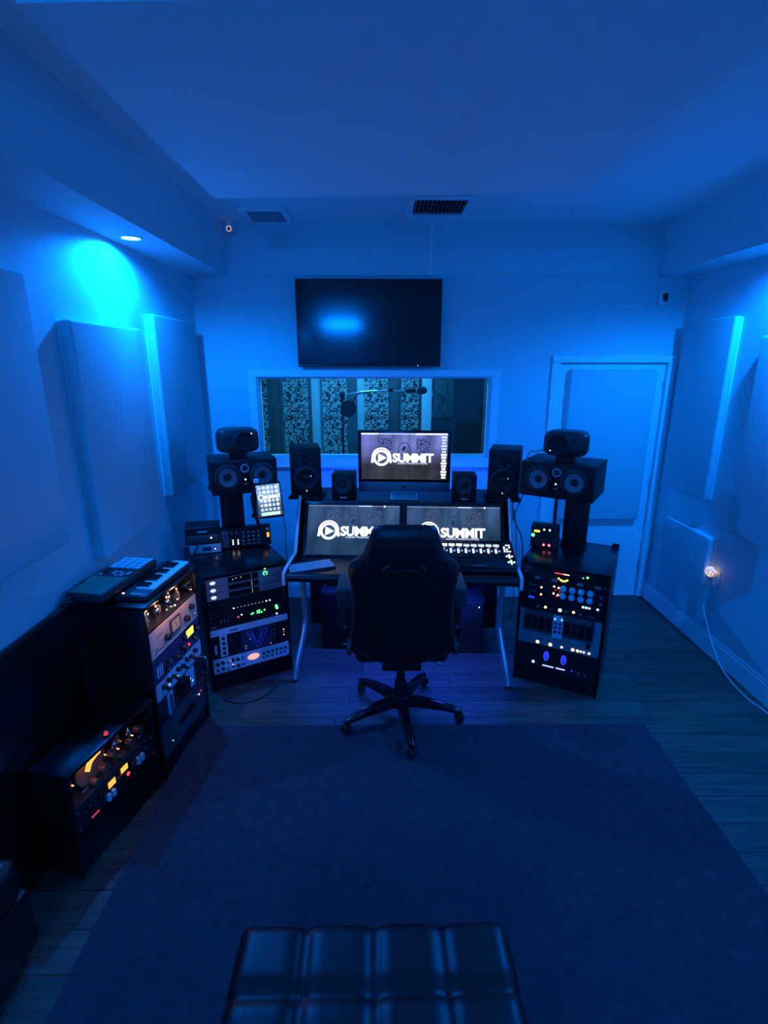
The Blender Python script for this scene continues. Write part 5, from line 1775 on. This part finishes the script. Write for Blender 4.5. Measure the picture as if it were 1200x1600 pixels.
B('tilt_mechanism', (0.22, 0.26, 0.05), (0, 0.02, 0.395), M_matte, CH, bev=0.008)
TU('tilt_lever', [(0.06, 0.02, 0.39), (0.16, -0.02, 0.385), (0.235, -0.03, 0.365)], 0.006, M_chrome, CH, n=8)
CY('gas_lift', 0.026, 0.20, (0, 0, 0.20), M_blackgloss, CH, n=20)
LA('gas_lift_sleeve', [(0, 0), (0.040, 0), (0.036, 0.11), (0.028, 0.13), (0, 0.13)], (0, 0, 0.12), M_matte, CH, n=20)
LA('base_hub', [(0, 0), (0.055, 0), (0.060, 0.02), (0.055, 0.06), (0.042, 0.072), (0, 0.072)], (0, 0, 0.078), M_blackgloss, CH, n=24)
for k in range(5):
    a = R(-82 + 72 * k)
    ca, sa = math.cos(a), math.sin(a)
    bm = bmesh.new()
    secs = []
    for t_, w_, h0, h1 in ((0.03, 0.032, 0.085, 0.142), (0.12, 0.030, 0.088, 0.140), (0.22, 0.025, 0.082, 0.125), (0.30, 0.021, 0.072, 0.108), (0.345, 0.019, 0.064, 0.092), (0.362, 0.012, 0.066, 0.086)):
        ring_ = []
        for x_, z_ in ((-1, h0), (-1.0, (h0 + h1) / 2), (-0.7, h1 - 0.004), (0, h1), (0.7, h1 - 0.004), (1.0, (h0 + h1) / 2), (1, h0)):
            ring_.append(bm.verts.new((t_ * ca - x_ * w_ * sa, t_ * sa + x_ * w_ * ca, z_)))
        secs.append(ring_)
    for p_, q_ in zip(secs[:-1], secs[1:]):
        for i in range(7):
            bm.faces.new((p_[i], p_[(i + 1) % 7], q_[(i + 1) % 7], q_[i]))
    bm.faces.new(secs[0])
    bm.faces.new(secs[-1][::-1])
    lg = link('base_leg', from_bm(bm, 'base_leg', M_blackgloss, True, 50), CH)
    c_ = a + R(40 + 60 * k)
    ox, oy = 0.350 * ca, 0.350 * sa
    cs = link('caster', lathe_me('caster_stem', [(0, 0), (0.006, 0), (0.006, 0.03), (0, 0.03)], M_chrome, 'z', 10, 'caster'), CH, (ox, oy, 0.045), (0, 0, c_))
    PR('caster_hood', [(0.030 * math.cos(R(q)), 0.030 * math.sin(R(q)) - 0.015) for q in range(-15, 196, 21)], -0.016, 0.016, M_matte, cs, plane='yz', bev=0.004)
    for s in (-1, 1):
        LA('wheel', [(0, 0), (0.022, 0), (0.0275, 0.004), (0.0275, 0.013), (0.022, 0.017), (0, 0.017)], (s * 0.015 - 0.0085, 0, -0.017), M_rubber, cs, axis='x', n=20)

# ================================================================== cables
def cable(label, pts, r=0.004, mat=None, plug_at=None):
    t = thing('cable', label, 'cable', pts[0])
    q = [tuple(a - b for a, b in zip(p, pts[0])) for p in pts]
    TU('lead', q, r, mat or M_cable_b, t, n=6)
    CY('connector', r * 2.0, 0.03, (0, 0, -0.015), M_matte, t, n=10)
    return t


cable('black lead hanging from right tall speaker down beside the desk', [(0.985, 3.72, 1.22), (0.97, 3.70, 1.08), (0.955, 3.60, 0.98), (1.00, 3.50, 0.84), (1.02, 3.52, 0.60), (1.03, 3.58, 0.10)])
cable('black lead crossing from right twin speaker to the desk', [(1.11, 3.60, 1.30), (1.02, 3.60, 1.16), (0.965, 3.60, 1.02), (0.95, 3.66, 0.86), (0.95, 3.72, 0.40)])
cable('thin black lead looping behind the right tall speaker', [(0.99, 3.78, 1.18), (0.96, 3.76, 1.06), (1.0, 3.74, 0.96), (1.05, 3.80, 0.60), (1.06, 3.85, 0.05)], 0.003)
cable('thin dark lead hanging below the tablet', [(-0.66, 3.36, 1.10), (-0.645, 3.40, 0.98), (-0.655, 3.44, 0.80), (-0.64, 3.52, 0.30)], 0.003)
cable('short lead behind the right rounded speaker', [(1.10, 3.46, 1.50), (1.06, 3.52, 1.47), (1.04, 3.60, 1.455), (1.03, 3.64, 1.40)], 0.0035)
t = thing('floor_cable', 'thin cable lying on the floor before the left corner rack', 'cable', (-0.98, 2.86, 0.0))
TU('lead', [(0, 0, 0.005), (0.10, -0.03, 0.005), (0.22, 0.02, 0.005), (0.30, 0.14, 0.005)], 0.004, M_cable_b, t, n=6)
CY('connector', 0.007, 0.03, (-0.01, 0, 0.008), M_matte, t, axis='x', n=10)
